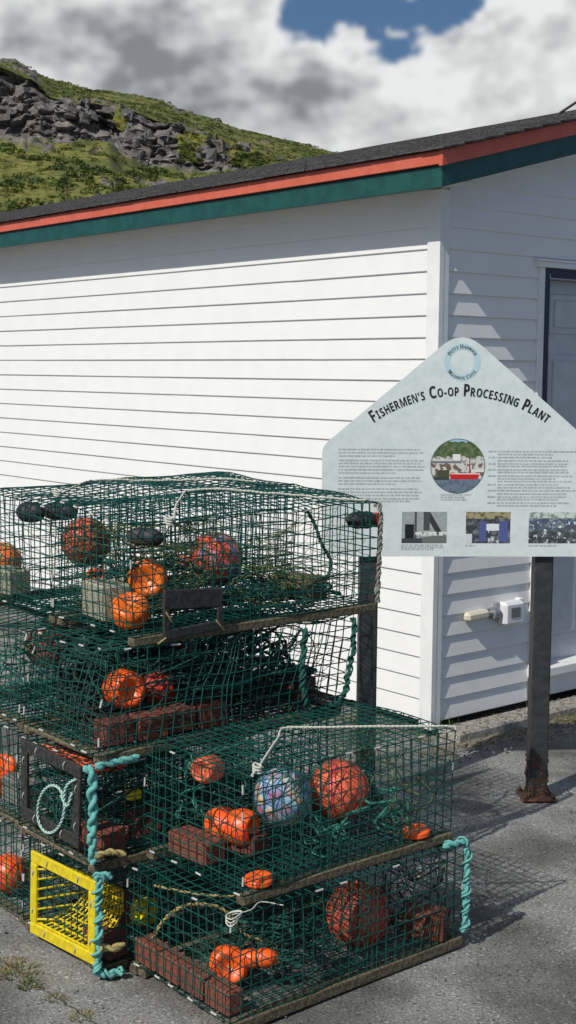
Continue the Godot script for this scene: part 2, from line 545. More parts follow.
	dm.bbox(Vector3(-.075, 1.305, -1.315), Basis(), Vector3(.04, 2.14, .96), .002)
	var door := part(dm, "door", M.door, t)
	door.set_meta("label", "pale grey panelled door in a navy frame")
	for pz in [-1.09, -1.54]:
		for pr in [[2.19, .22], [1.66, .62], [.72, .72]]:
			b = mb()
			b.bbox(Vector3(-.053, pr[0], pz), Basis(), Vector3(.012, pr[1], .33), .005)
			b.bbox(Vector3(-.045, pr[0], pz), Basis(), Vector3(.012, pr[1] - .07, .26), .005)
			part(b, "door_panel", M.door, door)
	b = mb()
	b.lathe([Vector2(0, 0), Vector2(.03, 0), Vector2(.03, .008), Vector2(.012, .012), Vector2(.012, .035), Vector2(.027, .045), Vector2(.03, .06), Vector2(.02, .075), Vector2(0, .078)], Transform3D(Basis(Vector3.FORWARD, PI / 2), Vector3(-.055, 1.2, -1.69)), 14)
	part(b, "handle", M.galvanised, door)
	b = mb()
	b.bbox(Vector3(.0, .215, -1.34), Basis(), Vector3(.15, .05, 1.09), .004)
	part(b, "door_sill", M.trim, t)
	b = mb()
	b.bbox(Vector3(.005, .13, -1.315), Basis(), Vector3(.05, .118, 1.10), .003)
	part(b, "sill_board", M.trim, t)

func utility_box() -> void:
	var t := thing("outlet_box", Vector3(0, .5, -.48), "white plastic outlet box and cream cable cover on siding under the sign", "outlet box")
	var o := t.position
	var b := mb(o)
	b.bbox(Vector3(.030, .592, -.300), Basis(Vector3.RIGHT, .03), Vector3(.05, .05, .17), .014)
	part(b, "cable_cover", M.cream, t)
	b = mb(o)
	b.tube(PackedVector3Array([Vector3(.034, .592, -.38), Vector3(.034, .592, -.43)]), .015, 12)
	b.tube(PackedVector3Array([Vector3(.034, .592, -.415), Vector3(.034, .592, -.455)]), .033, 14)
	b.bbox(Vector3(.026, .6, -.462), Basis(), Vector3(.03, .09, .03), .004)
	part(b, "cable_gland", M.galvanised, t)
	var h := mb(o)
	h.bbox(Vector3(.048, .582, -.553), Basis(), Vector3(.07, .125, .155), .014)
	h.bbox(Vector3(.028, .582, -.645), Basis(), Vector3(.035, .14, .04), .006)
	var hp := part(h, "housing", M.white_plastic, t)
	b = mb(o)
	b.bbox(Vector3(.083, .588, -.553), Basis(), Vector3(.006, .055, .075), .002)
	part(b, "window", M.grey_plastic, hp)

# ---------------------------------------------------------------- ground
func ground() -> void:
	var im := Image.create(1024, 1024, false, Image.FORMAT_RGB8)
	var nf := noise(.10, 5, 4); var ng := noise(.24, 15, 1, FastNoiseLite.TYPE_VALUE); var nc := noise(.012, 25, 4)
	for y in 1024:
		for x in 1024:
			var a := nf.get_noise_2d(x, y)
			var g := ng.get_noise_2d(x, y)
			var v := .212 + a * .11 + nc.get_noise_2d(x, y) * .035
			if g > .5: v += (g - .5) * .62
			elif g < -.45: v -= (-.45 - g) * .28
			v = clampf(v, .05, .6)
			im.set_pixel(x, y, Color(v, v * 1.0, v * .955).linear_to_srgb())
	var t := ImageTexture.create_from_image(im)
	var m := StandardMaterial3D.new()
	m.albedo_texture = t
	m.uv1_triplanar = true; m.uv1_world_triplanar = true; m.uv1_scale = Vector3.ONE * .72
	m.roughness = .95
	m.heightmap_enabled = true; m.heightmap_texture = t; m.heightmap_scale = .5
	m.detail_enabled = true; m.detail_blend_mode = BaseMaterial3D.BLEND_MODE_MUL
	m.detail_uv_layer = BaseMaterial3D.DETAIL_UV_2
	m.detail_albedo = ntex(.008, 91, [[0.0, Color(.58, .575, .56)], [.36, Color(.80, .80, .79)], [.55, Color(.97, .97, .97)], [.62, Color(1, 1, 1)], [1.0, Color(1, .985, .95)]], 512, 6)
	m.uv2_triplanar = true; m.uv2_world_triplanar = true; m.uv2_scale = Vector3.ONE * .27
	M.asphalt = m
	var b := mb()
	# fine grid near the traps, coarse beyond, in one sheet
	var ns := noise(1.1, 8, 3)
	var gx := [-300.0, -60.0, -12.0]
	var x := -2.0
	while x < 6.0: gx.append(x); x += .2
	gx.append_array([6.0, 12.0, 60.0, 300.0])
	var gz := [-300.0, -60.0, -12.0]
	x = -2.0
	while x < 6.0: gz.append(x); x += .2
	gz.append_array([6.0, 12.0, 60.0, 300.0])
	var nx := gx.size()
	for j in gz.size():
		for i in nx:
			var p := Vector3(gx[i], 0, gz[j])
			if absf(p.x) < 5.5 and absf(p.z) < 5.5: p.y = -.004 + ns.get_noise_2d(p.x, p.z) * .006
			b.vert(p, Vector3.UP)
	for j in gz.size() - 1:
		for i in nx - 1:
			var a := j * nx + i
			b.ix.append_array(PackedInt32Array([a, a + 1, a + nx + 1, a, a + nx + 1, a + nx]))
	struct(b, "ground", m)
	# dirt-filled cracks in the asphalt
	b = mb()
	var rc := RandomNumberGenerator.new(); rc.seed = 3
	for path in [[flr(-30, 940, 0), flr(18, 972, 0), flr(55, 998, 0), flr(85, 1017, 0), flr(120, 1040, 0)]]:
		var pp := resample(curve(path, 8), .012)
		var prev := Vector3.ZERO
		var pw := 0.0
		for i in pp.size():
			var q := pp[i] + Vector3(rc.randf() - .5, 0, rc.randf() - .5) * .012
			q.y = .0035
			var wd := rc.randf_range(.0006, .0036) * (1.0 if rc.randf() < .85 else .2)
			if i > 0:
				var sd := (q - prev).cross(Vector3.UP).normalized()
				b.quad(prev - sd * pw, prev + sd * pw, q + sd * wd, q - sd * wd)
			prev = q; pw = wd
	struct(b, "asphalt_crack", stuffed(Color(.06, .052, .04), Color(.11, .095, .07), 12.0, 1.0, 94, .03))
	# low concrete kerb before the gable wall
	b = mb()
	var z := .06
	var k := 0
	while z > -4.0:
		b.bbox(Vector3(.175 + .004 * (k % 2), .02, z - .6), Basis(), Vector3(.15, .085 + .006 * (k % 3), 1.19), .012)
		z -= 1.2; k += 1
	struct(b, "kerb", M.concrete)
	# dirt strip beside the kerb
	b = mb()
	var nd := noise(5.0, 31, 3)
	var rows := 5
	var cols := 70
	for i in cols + 1:
		var zz := .35 - i * .045
		var wdt := .07 + nd.get_noise_1d(zz) * .09
		for j in rows + 1:
			var f := float(j) / rows
			b.vert(Vector3(.24 + wdt * f, .002 + .012 * (1.0 - f) * (1.0 + nd.get_noise_2d(zz * 3.0, f * 4.0)) - (.012 if j == rows else .0), zz), Vector3.UP)
	for i in cols:
		for j in rows:
			var a := i * (rows + 1) + j
			b.ix.append_array(PackedInt32Array([a, a + rows + 2, a + 1, a, a + rows + 1, a + rows + 2]))
	struct(b, "dirt_strip", stuffed(Color(.36, .31, .22), Color(.22, .18, .12), 6.0, .98, 93, .03, .6))

func scatter_stones() -> void:
	var pb := mb()
	var n1 := noise(3.0, 4, 2)
	var prof := []
	for i in 6:
		var a := -PI / 2 + PI * i / 5
		prof.append(Vector2(cos(a), sin(a) * .7))
	pb.lathe(prof, Transform3D(), 7, n1, .35)
	var mm := MultiMesh.new()
	mm.transform_format = MultiMesh.TRANSFORM_3D
	mm.mesh = pb.mesh(M.stone)
	var r := RandomNumberGenerator.new(); r.seed = 12
	var pl := []
	for i in 900:
		var p := Vector3(r.randf_range(.24, .48), 0, r.randf_range(-2.6, .35))
		pl.append([p + Vector3(0, .012, 0), r.randf_range(.003, .010)])
	for i in 500:
		pl.append([Vector3(r.randf_range(.10, .25), .066, r.randf_range(-2.6, .02)), r.randf_range(.002, .006)])
	for i in 1500:
		pl.append([Vector3(r.randf_range(-.5, 3.2), .0, r.randf_range(-1.5, 3.6)), r.randf_range(.0012, .0045)])
	for i in 60:
		pl.append([Vector3(r.randf_range(.6, 2.6), .001, r.randf_range(.2, 3.4)), r.randf_range(.004, .009)])
	mm.instance_count = pl.size()
	for i in pl.size():
		var s: float = pl[i][1]
		mm.set_instance_transform(i, Transform3D(Basis(Vector3(r.randf() - .5, 1, r.randf() - .5).normalized(), r.randf() * TAU).scaled(Vector3(s, s, s)), pl[i][0]))
	var o := MultiMeshInstance3D.new()
	o.name = "gravel"; o.multimesh = mm
	add_child(o)
	meta(o, "loose grey gravel along the kerb and over the asphalt", "gravel", "", "stuff")

func tuft(at: Vector3, n: int, h: float, spread: float, dry: float, sd: int, label: String, lean := Vector3.ZERO) -> void:
	var t := thing("grass_tuft", at, label, "grass", "grass and weeds growing in the asphalt")
	var r := RandomNumberGenerator.new(); r.seed = sd
	var g := mb(); var d := mb()
	for i in n:
		var b := d if r.randf() < dry else g
		var a := r.randf() * TAU
		var p := Vector3(cos(a), 0, sin(a)) * spread * sqrt(r.randf())
		p.y = -.004
		var dir := (Vector3(cos(a), 0, sin(a)) * r.randf_range(.3, 1.8) + lean + Vector3(0, 1, 0)).normalized()
		var L := h * r.randf_range(.3, .9)
		var side := dir.cross(Vector3(r.randf() - .5, .2, r.randf() - .5)).normalized() * r.randf_range(.0012, .0026)
		var q := p
		var prev := [p - side, p + side]
		for s in 3:
			q += dir * L / 3
			dir = (dir + Vector3(0, -.28, 0) + Vector3(r.randf() - .5, 0, r.randf() - .5) * .3).normalized()
			var w := side * (1.0 - (s + 1) / 3.2)
			b.quad(prev[0], prev[1], q + w, q - w)
			prev = [q - w, q + w]
	if g.v.size(): part(g, "green_blades", M.blade_green, t, "stuff")
	if d.v.size(): part(d, "dry_blades", M.blade_dry, t, "stuff")

# ---------------------------------------------------------------- hill
func hill() -> void:
	var fw := Vector3(cam_f.x, 0, cam_f.z).normalized()
	var rt := Vector3(-fw.z, 0, fw.x)
	var org := Vector3(CAM_POS.x, 0, CAM_POS.z)
	var el := func(y: float) -> float: return tan(atan((512.0 - y) / FOCAL) - CAM_PITCH)
	var pts := func(tab: Array, x: float) -> float:
		if x <= tab[0][0]: return tab[0][1]
		for i in range(1, tab.size()):
			if x <= tab[i][0]:
				return lerpf(tab[i - 1][1], tab[i][1], smoothstep(0.0, 1.0, (x - tab[i - 1][0]) / (tab[i][0] - tab[i - 1][0])) * .5 + .5 * (x - tab[i - 1][0]) / (tab[i][0] - tab[i - 1][0]))
		return tab[-1][1]
	var ridge := [[-260, 95], [-120, 70], [-40, 64], [0, 62], [18, 61], [32, 72], [60, 84], [100, 92], [140, 97], [200, 115], [250, 132], [290, 142], [318, 149], [400, 176], [560, 240], [760, 330]]
	var top := [[-260, 100], [-100, 74], [0, 70], [34, 80], [56, 100], [95, 106], [130, 112], [170, 124], [205, 136], [240, 148], [280, 160], [400, 190], [760, 345]]
	var foot := [[-260, 150], [-40, 140], [0, 137], [60, 138], [110, 141], [125, 156], [150, 166], [190, 172], [215, 172], [245, 168], [280, 164], [400, 195], [760, 350]]
	var nb := noise(.16, 3, 5)
	var nr := noise(.33, 6, 1, FastNoiseLite.TYPE_CELLULAR)
	nr.cellular_return_type = FastNoiseLite.RETURN_CELL_VALUE
	var nr2 := noise(.9, 16, 1, FastNoiseLite.TYPE_CELLULAR)
	nr2.cellular_return_type = FastNoiseLite.RETURN_CELL_VALUE
	var ne := noise(.42, 26, 1, FastNoiseLite.TYPE_CELLULAR)
	ne.cellular_return_type = FastNoiseLite.RETURN_DISTANCE2_SUB
	var ns := noise(.5, 36, 3)
	var nm := noise(.22, 9, 4)
	var ncol := noise(.35, 19, 4)
	var b := mb(Vector3.ZERO, true)
	var W := 420
	var rows := []   # [zone, fraction]
	for i in 46: rows.append([0, i / 46.0])
	for i in 56: rows.append([1, i / 56.0])
	for i in 50: rows.append([2, i / 50.0])
	for i in 8: rows.append([3, i / 7.0])
	var rockm := PackedFloat32Array()
	var green := []
	var stone := []
	for q in rows:
		for i in W:
			var px := -260.0 + 1020.0 * i / (W - 1)
			var eF: float = el.call(pts.call(foot, px))
			var eT: float = el.call(pts.call(top, px))
			var eR: float = el.call(pts.call(ridge, px))
			var f: float = q[1]
			var D: float
			var e: float
			var rock := 0.0
			match q[0]:
				0:
					D = lerpf(50, 105, f); e = lerpf(.0, eF, pow(f, .55))
				1:
					D = lerpf(105, 108.5, f); e = lerpf(eF, eT, f); rock = 1.0
				2:
					D = lerpf(108.5, 150, f); e = lerpf(eT, eR, pow(f, .8))
				_:
					D = lerpf(150, 210, f); e = lerpf(eR, eR * .45, f)
			var h := e * D + 1.87
			var u := D * (px - 288.0) / FOCAL
			var pp := Vector3(u, h * 1.3, D)
			var m := nm.get_noise_3d(u, h * .8, D * .5)
			# where bare rock shows: the crag band, broken by ledges of grass, and odd outcrops on the slopes
			var face := smoothstep(270.0, 225.0, px)
			if q[0] == 1: rock = face * (1.0 if m < .26 else 0.0)
			elif q[0] == 0: rock = 1.0 if m > .36 or (f > .96 and m > -.1) else 0.0
			elif q[0] == 2: rock = 1.0 if m > (.38 if px > 40.0 else .0) or (f < .12 and m > .0 and px < 250.0) else 0.0
			var bump := nb.get_noise_3dv(pp) * (.5 if q[0] != 3 else .8)
			var blk := 0.0
			if rock > .5 or q[0] == 1:
				blk = nr.get_noise_3d(u, h * .9, D * .3) * .9 + nr2.get_noise_3d(u, h, D * .3) * .42
			if rock > .5:
				var wq := Vector3(u + ns.get_noise_3d(u, h, 3.0) * .8, h * 1.5 + ns.get_noise_3d(h, u, 9.0) * .9, D * .15)
				D += .55 * (1.0 - smoothstep(.0, .16, ne.get_noise_3dv(wq) + 1.0)) if ne.get_noise_3dv(wq) < -.2 else .0
				D += fposmod(h * .9 + ns.get_noise_2d(u * .4, 5.0) * 1.6, 1.0) * .55 + ns.get_noise_3d(u * 2.2, h * 2.2, D) * .35
			D += -blk * (1.0 if q[0] == 1 else .6) * maxf(rock, .25)
			h += bump * .55 + (blk * .35 if q[0] != 1 else blk * .12)
			if q[0] == 3: h -= f * 2.0
			var p := org + fw * D + rt * u + Vector3(0, h, 0)
			var cn := ncol.get_noise_3d(u * 1.5, h * 1.5, D)
			var cc: Color
			if rock > .5:
				var g := .16 + cn * .10 + nr2.get_noise_3d(u, h, D * .3) * .035
				cc = Color(g * 1.06, g * .96, g * .90)
			else:
				cc = Color(.13, .15, .02).lerp(Color(.20, .19, .036), clampf(.5 + cn * 1.6, 0, 1))
				cc = cc.lerp(Color(.05, .075, .014), clampf(-m * 2.2, 0, .7))
			b.col = cc
			b.vert(p, Vector3.UP)
			rockm.append(rock)
			if rock > .5 and q[0] != 3 and px > -80 and px < 330: stone.append([p, q[0]])
			if (rock < .5 or (nb.get_noise_3d(u * 2.0, h * 3.0, D) > .22 and q[0] != 1)) and q[0] != 3 and px > -60 and px < 420: green.append(p)
	var nrow := rows.size()
	for j in nrow - 1:
		for i in W - 1:
			var a := j * W + i
			b.ix.append_array(PackedInt32Array([a, a + W + 1, a + 1, a, a + W, a + W + 1]))
	# normals
	var nn := PackedVector3Array()
	nn.resize(b.v.size())
	for k in range(0, b.ix.size(), 3):
		var i0 := b.ix[k]; var i1 := b.ix[k + 1]; var i2 := b.ix[k + 2]
		var c := (b.v[i2] - b.v[i0]).cross(b.v[i1] - b.v[i0])
		nn[i0] += c; nn[i1] += c; nn[i2] += c
	for k in nn.size(): b.n[k] = nn[k].normalized()
	var m := StandardMaterial3D.new()
	m.vertex_color_use_as_albedo = true
	m.albedo_texture = ntex(.02, 71, [[0.0, Color(.5, .5, .5)], [.4, Color(.8, .8, .8)], [.62, Color(1, 1, 1)], [1.0, Color(1, 1, .96)]], 512, 6)
	m.uv1_triplanar = true; m.uv1_world_triplanar = true; m.uv1_scale = Vector3.ONE * .12
	m.roughness = .95
	struct(b, "hillside", m)
	# fractured blocks of the crag
	var rb := RandomNumberGenerator.new(); rb.seed = 8
	for kk in 3:
		var cb := mb()
		var B := Basis()
		var cut := []
		for c in 8: cut.append(Vector3(1 if c & 1 else -1, 1 if c & 2 else -1, 1 if c & 4 else -1) * .5 + Vector3(rb.randf() - .5, rb.randf() - .5, rb.randf() - .5) * .4)
		for f in [[0, 2, 3, 1], [4, 5, 7, 6], [0, 1, 5, 4], [2, 6, 7, 3], [0, 4, 6, 2], [1, 3, 7, 5]]:
			var mid: Vector3 = (cut[f[0]] + cut[f[1]] + cut[f[2]] + cut[f[3]]) * .25 * rb.randf_range(1.0, 1.2)
			for e in 4: cb.tri(cut[f[e]], cut[f[(e + 1) % 4]], mid)
		var g: float = [.155, .13, .175][kk]
		var mm := MultiMesh.new()
		mm.transform_format = MultiMesh.TRANSFORM_3D
		mm.mesh = cb.mesh(stuffed(Color(g * 1.03, g * .97, g * .92), Color(g * .6, g * .56, g * .53), .35, .95, 300 + kk, .02))
		var cnt := 70
		mm.instance_count = cnt
		for i in cnt:
			var e: Array = stone[rb.randi() % stone.size()]
			var sc := rb.randf_range(.3, 1.0) * rb.randf_range(.5, 1.0) * (1.15 if e[1] == 1 else .45)
			var bs := Basis(Vector3.UP, .70 + rb.randf_range(-.7, .7)) * Basis(Vector3(rb.randf() - .5, 0, rb.randf() - .5).normalized(), rb.randf_range(-.35, .35))
			mm.set_instance_transform(i, Transform3D(bs * Basis.from_scale(Vector3(sc * rb.randf_range(.6, 1.5), sc * rb.randf_range(.6, 1.3), sc)), e[0] + fw * (.34 * sc) + Vector3(0, -.2 * sc, 0)))
		var o := MultiMeshInstance3D.new()
		o.name = numbered("crag_rocks"); o.multimesh = mm
		add_child(o)
		meta(o, ["grey fractured rock of the hillside crag", "dark fractured rock of the hillside crag", "pale fractured rock of the hillside crag"][kk], "rock", "", "stuff")
	# low shrubs and tussocks over the green
	var r := RandomNumberGenerator.new(); r.seed = 33
	var kinds := [Color(.09, .12, .02), Color(.125, .15, .024), Color(.19, .18, .038), Color(.055, .08, .017)]
	for kk in kinds.size():
		var cb := mb()
		for i in 46:
			var d := Vector3(r.randf_range(-1, 1), r.randf_range(-.1, 1), r.randf_range(-1, 1)).normalized()
			var p := d * r.randf_range(.55, 1.0) * Vector3(1, .75, 1)
			var s := r.randf_range(.16, .34)
			var t1 := d.cross(Vector3(r.randf() - .5, r.randf() - .5, r.randf() - .5)).normalized()
			var t2 := (d + t1.cross(d) * r.randf_range(-.8, .8)).normalized()
			cb.tri(p - t1 * s, p + t1 * s, p + t2 * s * 1.5)
		var lm := plain(kinds[kk].r, kinds[kk].g, kinds[kk].b, .8)
		lm.backlight_enabled = true; lm.backlight = (kinds[kk] * .5).linear_to_srgb()
		var mm := MultiMesh.new()
		mm.transform_format = MultiMesh.TRANSFORM_3D
		mm.mesh = cb.mesh(lm)
		var cnt := 2000
		mm.instance_count = cnt
		var nk := noise(.12, 200 + kk, 3)
		for i in cnt:
			var p: Vector3 = green[r.randi() % green.size()]
			for tries in 5:
				if nk.get_noise_3dv(p) > -.02: break
				p = green[r.randi() % green.size()]
			var s := r.randf_range(.10, .30) * (1.3 if kk == 0 or kk == 3 else .85) * (1.5 if p.distance_to(CAM_POS) < 104.0 else .8)
			mm.set_instance_transform(i, Transform3D(Basis(Vector3.UP, r.randf() * TAU).scaled(Vector3(s, s * r.randf_range(.6, 1.1), s)), p + Vector3(r.randf_range(-.4, .4), -.05, r.randf_range(-.4, .4))))
		var o := MultiMeshInstance3D.new()
		o.name = numbered("hillside_shrubs"); o.multimesh = mm
		add_child(o)
		meta(o, ["dark green shrubs over the rocky hillside", "mid green bushes over the rocky hillside", "yellow green tussocks over the rocky hillside", "deep green scrub below the rocky hillside crag"][kk], "shrubs", "", "stuff")

# ---------------------------------------------------------------- sign
const SIGN_S := Vector3(.6, 0, -.8)
const SIGN_N := Vector3(.8, 0, .6)
var sign_d := 0.0
var sign_o: Vector3

var sign_k := .0043       # metres per layout unit
var sign_y := 1.0
func spx(u: float, v: float) -> Vector3:      # layout units of the printed face (x right from 460.5, y down from the lower edge at 556.5) to a point in metres
	return sign_o + SIGN_S * ((u - 460.5) * sign_k) + Vector3(0, sign_y + (556.5 - v) * sign_k, 0)

func sign_texture() -> ImageTexture:
	var k := 4.5
	var x0 := 320.0
	var y0 := 334.0
	var w := int(282 * k)
	var h := int(225 * k)
	var im := Image.create(w, h, false, Image.FORMAT_RGB8)
	var n1 := noise(.035, 3, 4); var n2 := noise(.11, 13, 4)
	var mix := func(a: Color, b: Color, t: float) -> Color: return a.lerp(b, t)
	for j in h:
		for i in w:
			var px := x0 + i / k
			var py := y0 + j / k
			var a := n1.get_noise_2d(px, py * 1.4)
			var f := n2.get_noise_2d(px, py)
			var c := Color(.845, .885, .88).lerp(Color(.81, .855, .85), clampf(.5 + a, 0, 1))
			c = c.lightened(f * .05) if f > 0 else c.darkened(-f * .05)
			im.set_pixel(i, j, c)
	# body text: far too small to read, so only the marks of its words
	var r := RandomNumberGenerator.new(); r.seed = 9
	var line := func(xa: float, xb: float, y: float, ink: float) -> void:
		var x := xa
		while x < xb:
			var wl := r.randf_range(1.6, 6.0)
			var e := minf(x + wl, xb)
			var u := x
			while u < e:
				var tall := r.randf_range(.9, 2.0)
				for jj in range(int((y - tall / 2 - y0) * k), int((y + .8 - y0) * k) + 1):
					var ii := int((u - x0) * k)
					if ii >= 0 and ii < w and jj >= 0 and jj < h:
						im.set_pixel(ii, jj, im.get_pixel(ii, jj).lerp(Color(.13, .16, .17), ink * r.randf_range(.5, 1.0)))
				u += r.randf_range(.34, .62)
			x = e + .9
	for y in [449, 452.3, 455.6, 460, 462.9, 466, 469.2, 472.5, 477.3, 480.4, 483.5, 488.5, 491.7, 494.8, 498.1, 500.8]:
		line.call(339.0, 426.0 - (30.0 if y in [472.5, 455.6, 483.5, 500.8] else r.randf() * 6.0) * (.5 if y == 500.8 else 1.0), y, .75)
	var yy := [122, 140, 158, 178, 197, 212, 233, 248, 270, 287, 303, 323, 340, 358, 378, 397, 412, 433, 450]
	for i in yy.size():
		line.call(499.0, 576.0 + r.randf_range(-22, 4), 430.0 + yy[i] / 6.0, .75)
		if i in [0, 2, 4, 6, 8, 11, 13, 15, 17]: line.call(489.5, 497.5, 430.0 + yy[i] / 6.0, .85)
	for q in [[403, 445, 545], [403, 446, 547.2], [403, 436, 549.3], [468, 479, 545.5], [532, 561, 545.5], [442, 473, 494], [442, 466, 496.6], [442, 468, 499]]:
		line.call(float(q[0]), float(q[1]), float(q[2]), .7)
	# the four printed photographs
	var n3 := noise(.075, 21, 5); var n4 := noise(.045, 22, 5)
	var put := func(px: float, py: float, c: Color) -> void:
		im.set_pixel(clampi(int((px - x0) * k + .5), 0, w - 1), clampi(int((py - y0) * k + .5), 0, h - 1), c)
	var st := 1.0 / k
	var py := 437.0
	while py < 493.0:
		var px := 430.0
		while px < 487.0:
			var d := Vector2(px - 458.5, py - 465.0).length()
			if d < 27.6:
				var a := n3.get_noise_2d(px * 2, py * 2)
				var bb := n4.get_noise_2d(px * 2, py * 2)
				var c := Color(.62, .76, .86)
				if py > 440.5 + a * 2: c = Color(.27, .36, .22).lerp(Color(.45, .50, .36), clampf(.4 + a, 0, 1))
				if py > 456 + bb * 3: c = Color(.80, .80, .78).darkened(clampf(a, 0, .5))
				if py > 453 and py < 459 and absf(px - 457) < 4: c = Color(.9, .9, .88)
				if absf(py - 461.0) < 1.0 and px < 462: c = Color(.42, .46, .5)
				if py > 463 and py < 475 and a > .05: c = Color(.45, .38, .34)
				if py > 469 and px > 438 and px < 450: c = Color(.3, .31, .24)
				if py > 472.5 - absf(px - 465) * .08 and py < 478 and px > 451 and px < 481 - (py - 472) * .4: c = Color(.78, .16, .15)
				if absf(py - 472.6) < .5 and px > 452 and px < 481: c = Color(.9, .86, .84)
				if absf(px - 470.5) < .5 and py > 452 and py < 472: c = Color(.55, .3, .3)
				if px > 472 and py > 468 and py < 471: c = Color(.86, .86, .84)
				if py >= 478: c = Color(.42, .49, .55).darkened(clampf(a * .4, 0, .4))
				if py > 476 and py <= 479 and px < 450: c = Color(.25, .27, .26)
				if d > 26.8: c = Color(.35, .4, .4)
				put.call(px, py, c)
			px += st
		py += st
	for q in [[403.0, 448.5, 0], [468.0, 513.0, 1], [532.0, 582.0, 2]]:
		py = 511.0
		while py < 542.8:
			var px: float = q[0]
			while px < q[1]:
				var u: float = (px - q[0]) / (q[1] - q[0])
				var v := (py - 511.0) / 31.8
				var a := n3.get_noise_2d(px * 2, py * 2)
				var bb := n4.get_noise_2d(px * 2.5, py * 2.5)
				var c: Color
				if q[2] == 0:
					c = Color(.60, .63, .63).lightened(clampf(a * .3, 0, .3))
					if u > .28 and u < .33: c = Color(.3, .32, .33)
					if absf(u - .55 - v * .42) < .07 and v < .75: c = Color(.22, .23, .24)
					if u > .48 and u < .62 and v < .6: c = Color(.3, .31, .31)
					if absf(u - .17) < .1 and v > .4 and v < .95: c = Color(.12, .13, .14)
					if v > .72 + (1.0 - u) * .18 and u > .4: c = Color(.42, .44, .43)
					if v > .64 and v < .76 and u > .3 and a > -.15: c = Color(.86, .87, .86)
					if v > .85 and u < .45: c = Color(.25, .27, .28)
				elif q[2] == 1:
					c = Color(.24, .25, .28).lerp(Color(.5, .52, .55), clampf(.3 + bb * 1.5, 0, 1))
					if v < .22: c = Color(.62, .60, .46).darkened(clampf(a, 0, .6))
					if u > .46 and u < .76 and v > .38 and v < .6: c = Color(.87, .89, .91)
					if (absf(u - .38) < .07 or absf(u - .85) < .1) and v > .3 and v < .95: c = Color(.32, .37, .58)
					if u < .14 and v > .7: c = Color(.8, .82, .85)
					if v > .6 and u > .5 and u < .75 and a > .1: c = Color(.75, .77, .78)
				else:
					c = Color(.32, .36, .38).lerp(Color(.58, .62, .64), clampf(.3 + bb * 1.6 + a * .6, 0, 1))
					if v < .2: c = Color(.76, .82, .79).darkened(clampf(bb, 0, .3))
					if v > .25 and v < .6 and a > .12: c = Color(.26, .34, .5)
					if v > .62: c = c.darkened(.25)
					if a > .38: c = Color(.82, .86, .87)
				put.call(px, py, c)
				px += st
			py += st
	return ImageTexture.create_from_image(im)

func glyph(ch: String, serif: bool) -> TextMesh:
	var key := ch + ("s" if serif else "")
	if not M.has("glyphs"): M.glyphs = {}
	if M.glyphs.has(key): return M.glyphs[key]
	var f := SystemFont.new()
	f.font_names = PackedStringArray(["Droid Serif" if serif else "Droid Sans"]); f.font_weight = 700
	var t := TextMesh.new()
	t.font = f; t.text = ch; t.font_size = 48; t.pixel_size = .01; t.depth = .06
	t.horizontal_alignment = HORIZONTAL_ALIGNMENT_CENTER; t.vertical_alignment = VERTICAL_ALIGNMENT_BOTTOM
	t.material = M.ink
	M.glyphs[key] = t
	return t

# letters along an arc of the sign: [char, relative size]; centre, radius and half angle in pixels of the printed face
func arc_text(parent: Node3D, chars: Array, cx: float, cy: float, rad: float, half: float, unit: float, inside: bool, serif: bool, stretch: float) -> void:
	var cap := glyph("H", serif).get_aabb().size.y
	var ws := []
	var total := 0.0
	for q in chars:
		var wd: float = .16 if q[0] == " " else glyph(q[0], serif).get_aabb().size.x * q[1] + .055
		ws.append(wd); total += wd
	var pos := 0.0
	var o := parent.global_position
	for i in chars.size():
		var a: float = lerpf(-half, half, (pos + ws[i] * .5) / total)
		pos += ws[i]
		if chars[i][0] == " ": continue
		var x := cx + rad * sin(a)
		var y := cy - rad * cos(a) if not inside else cy + rad * cos(a)
		var p := spx(x, y)
		var tan_ := (spx(cx + rad * sin(a + .01), (cy - rad * cos(a + .01)) if not inside else (cy + rad * cos(a + .01))) - p).normalized()
		var upv := SIGN_N.cross(tan_)
		var tm := glyph(chars[i][0], serif)
		var bb := tm.get_aabb()
		var sc: float = unit * chars[i][1] / cap
		var node := MeshInstance3D.new()
		node.name = "letter"; node.mesh = tm
		parent.add_child(node, true)
		var hb := glyph("H", serif).get_aabb().position.y
		var B := Basis(tan_ * sc * stretch, upv * sc, SIGN_N * sc * .25)
		node.transform = Transform3D(B, p + SIGN_N * .0012 - upv * (hb * sc) - tan_ * ((bb.position.x + bb.size.x * .5) * sc * stretch) - o)

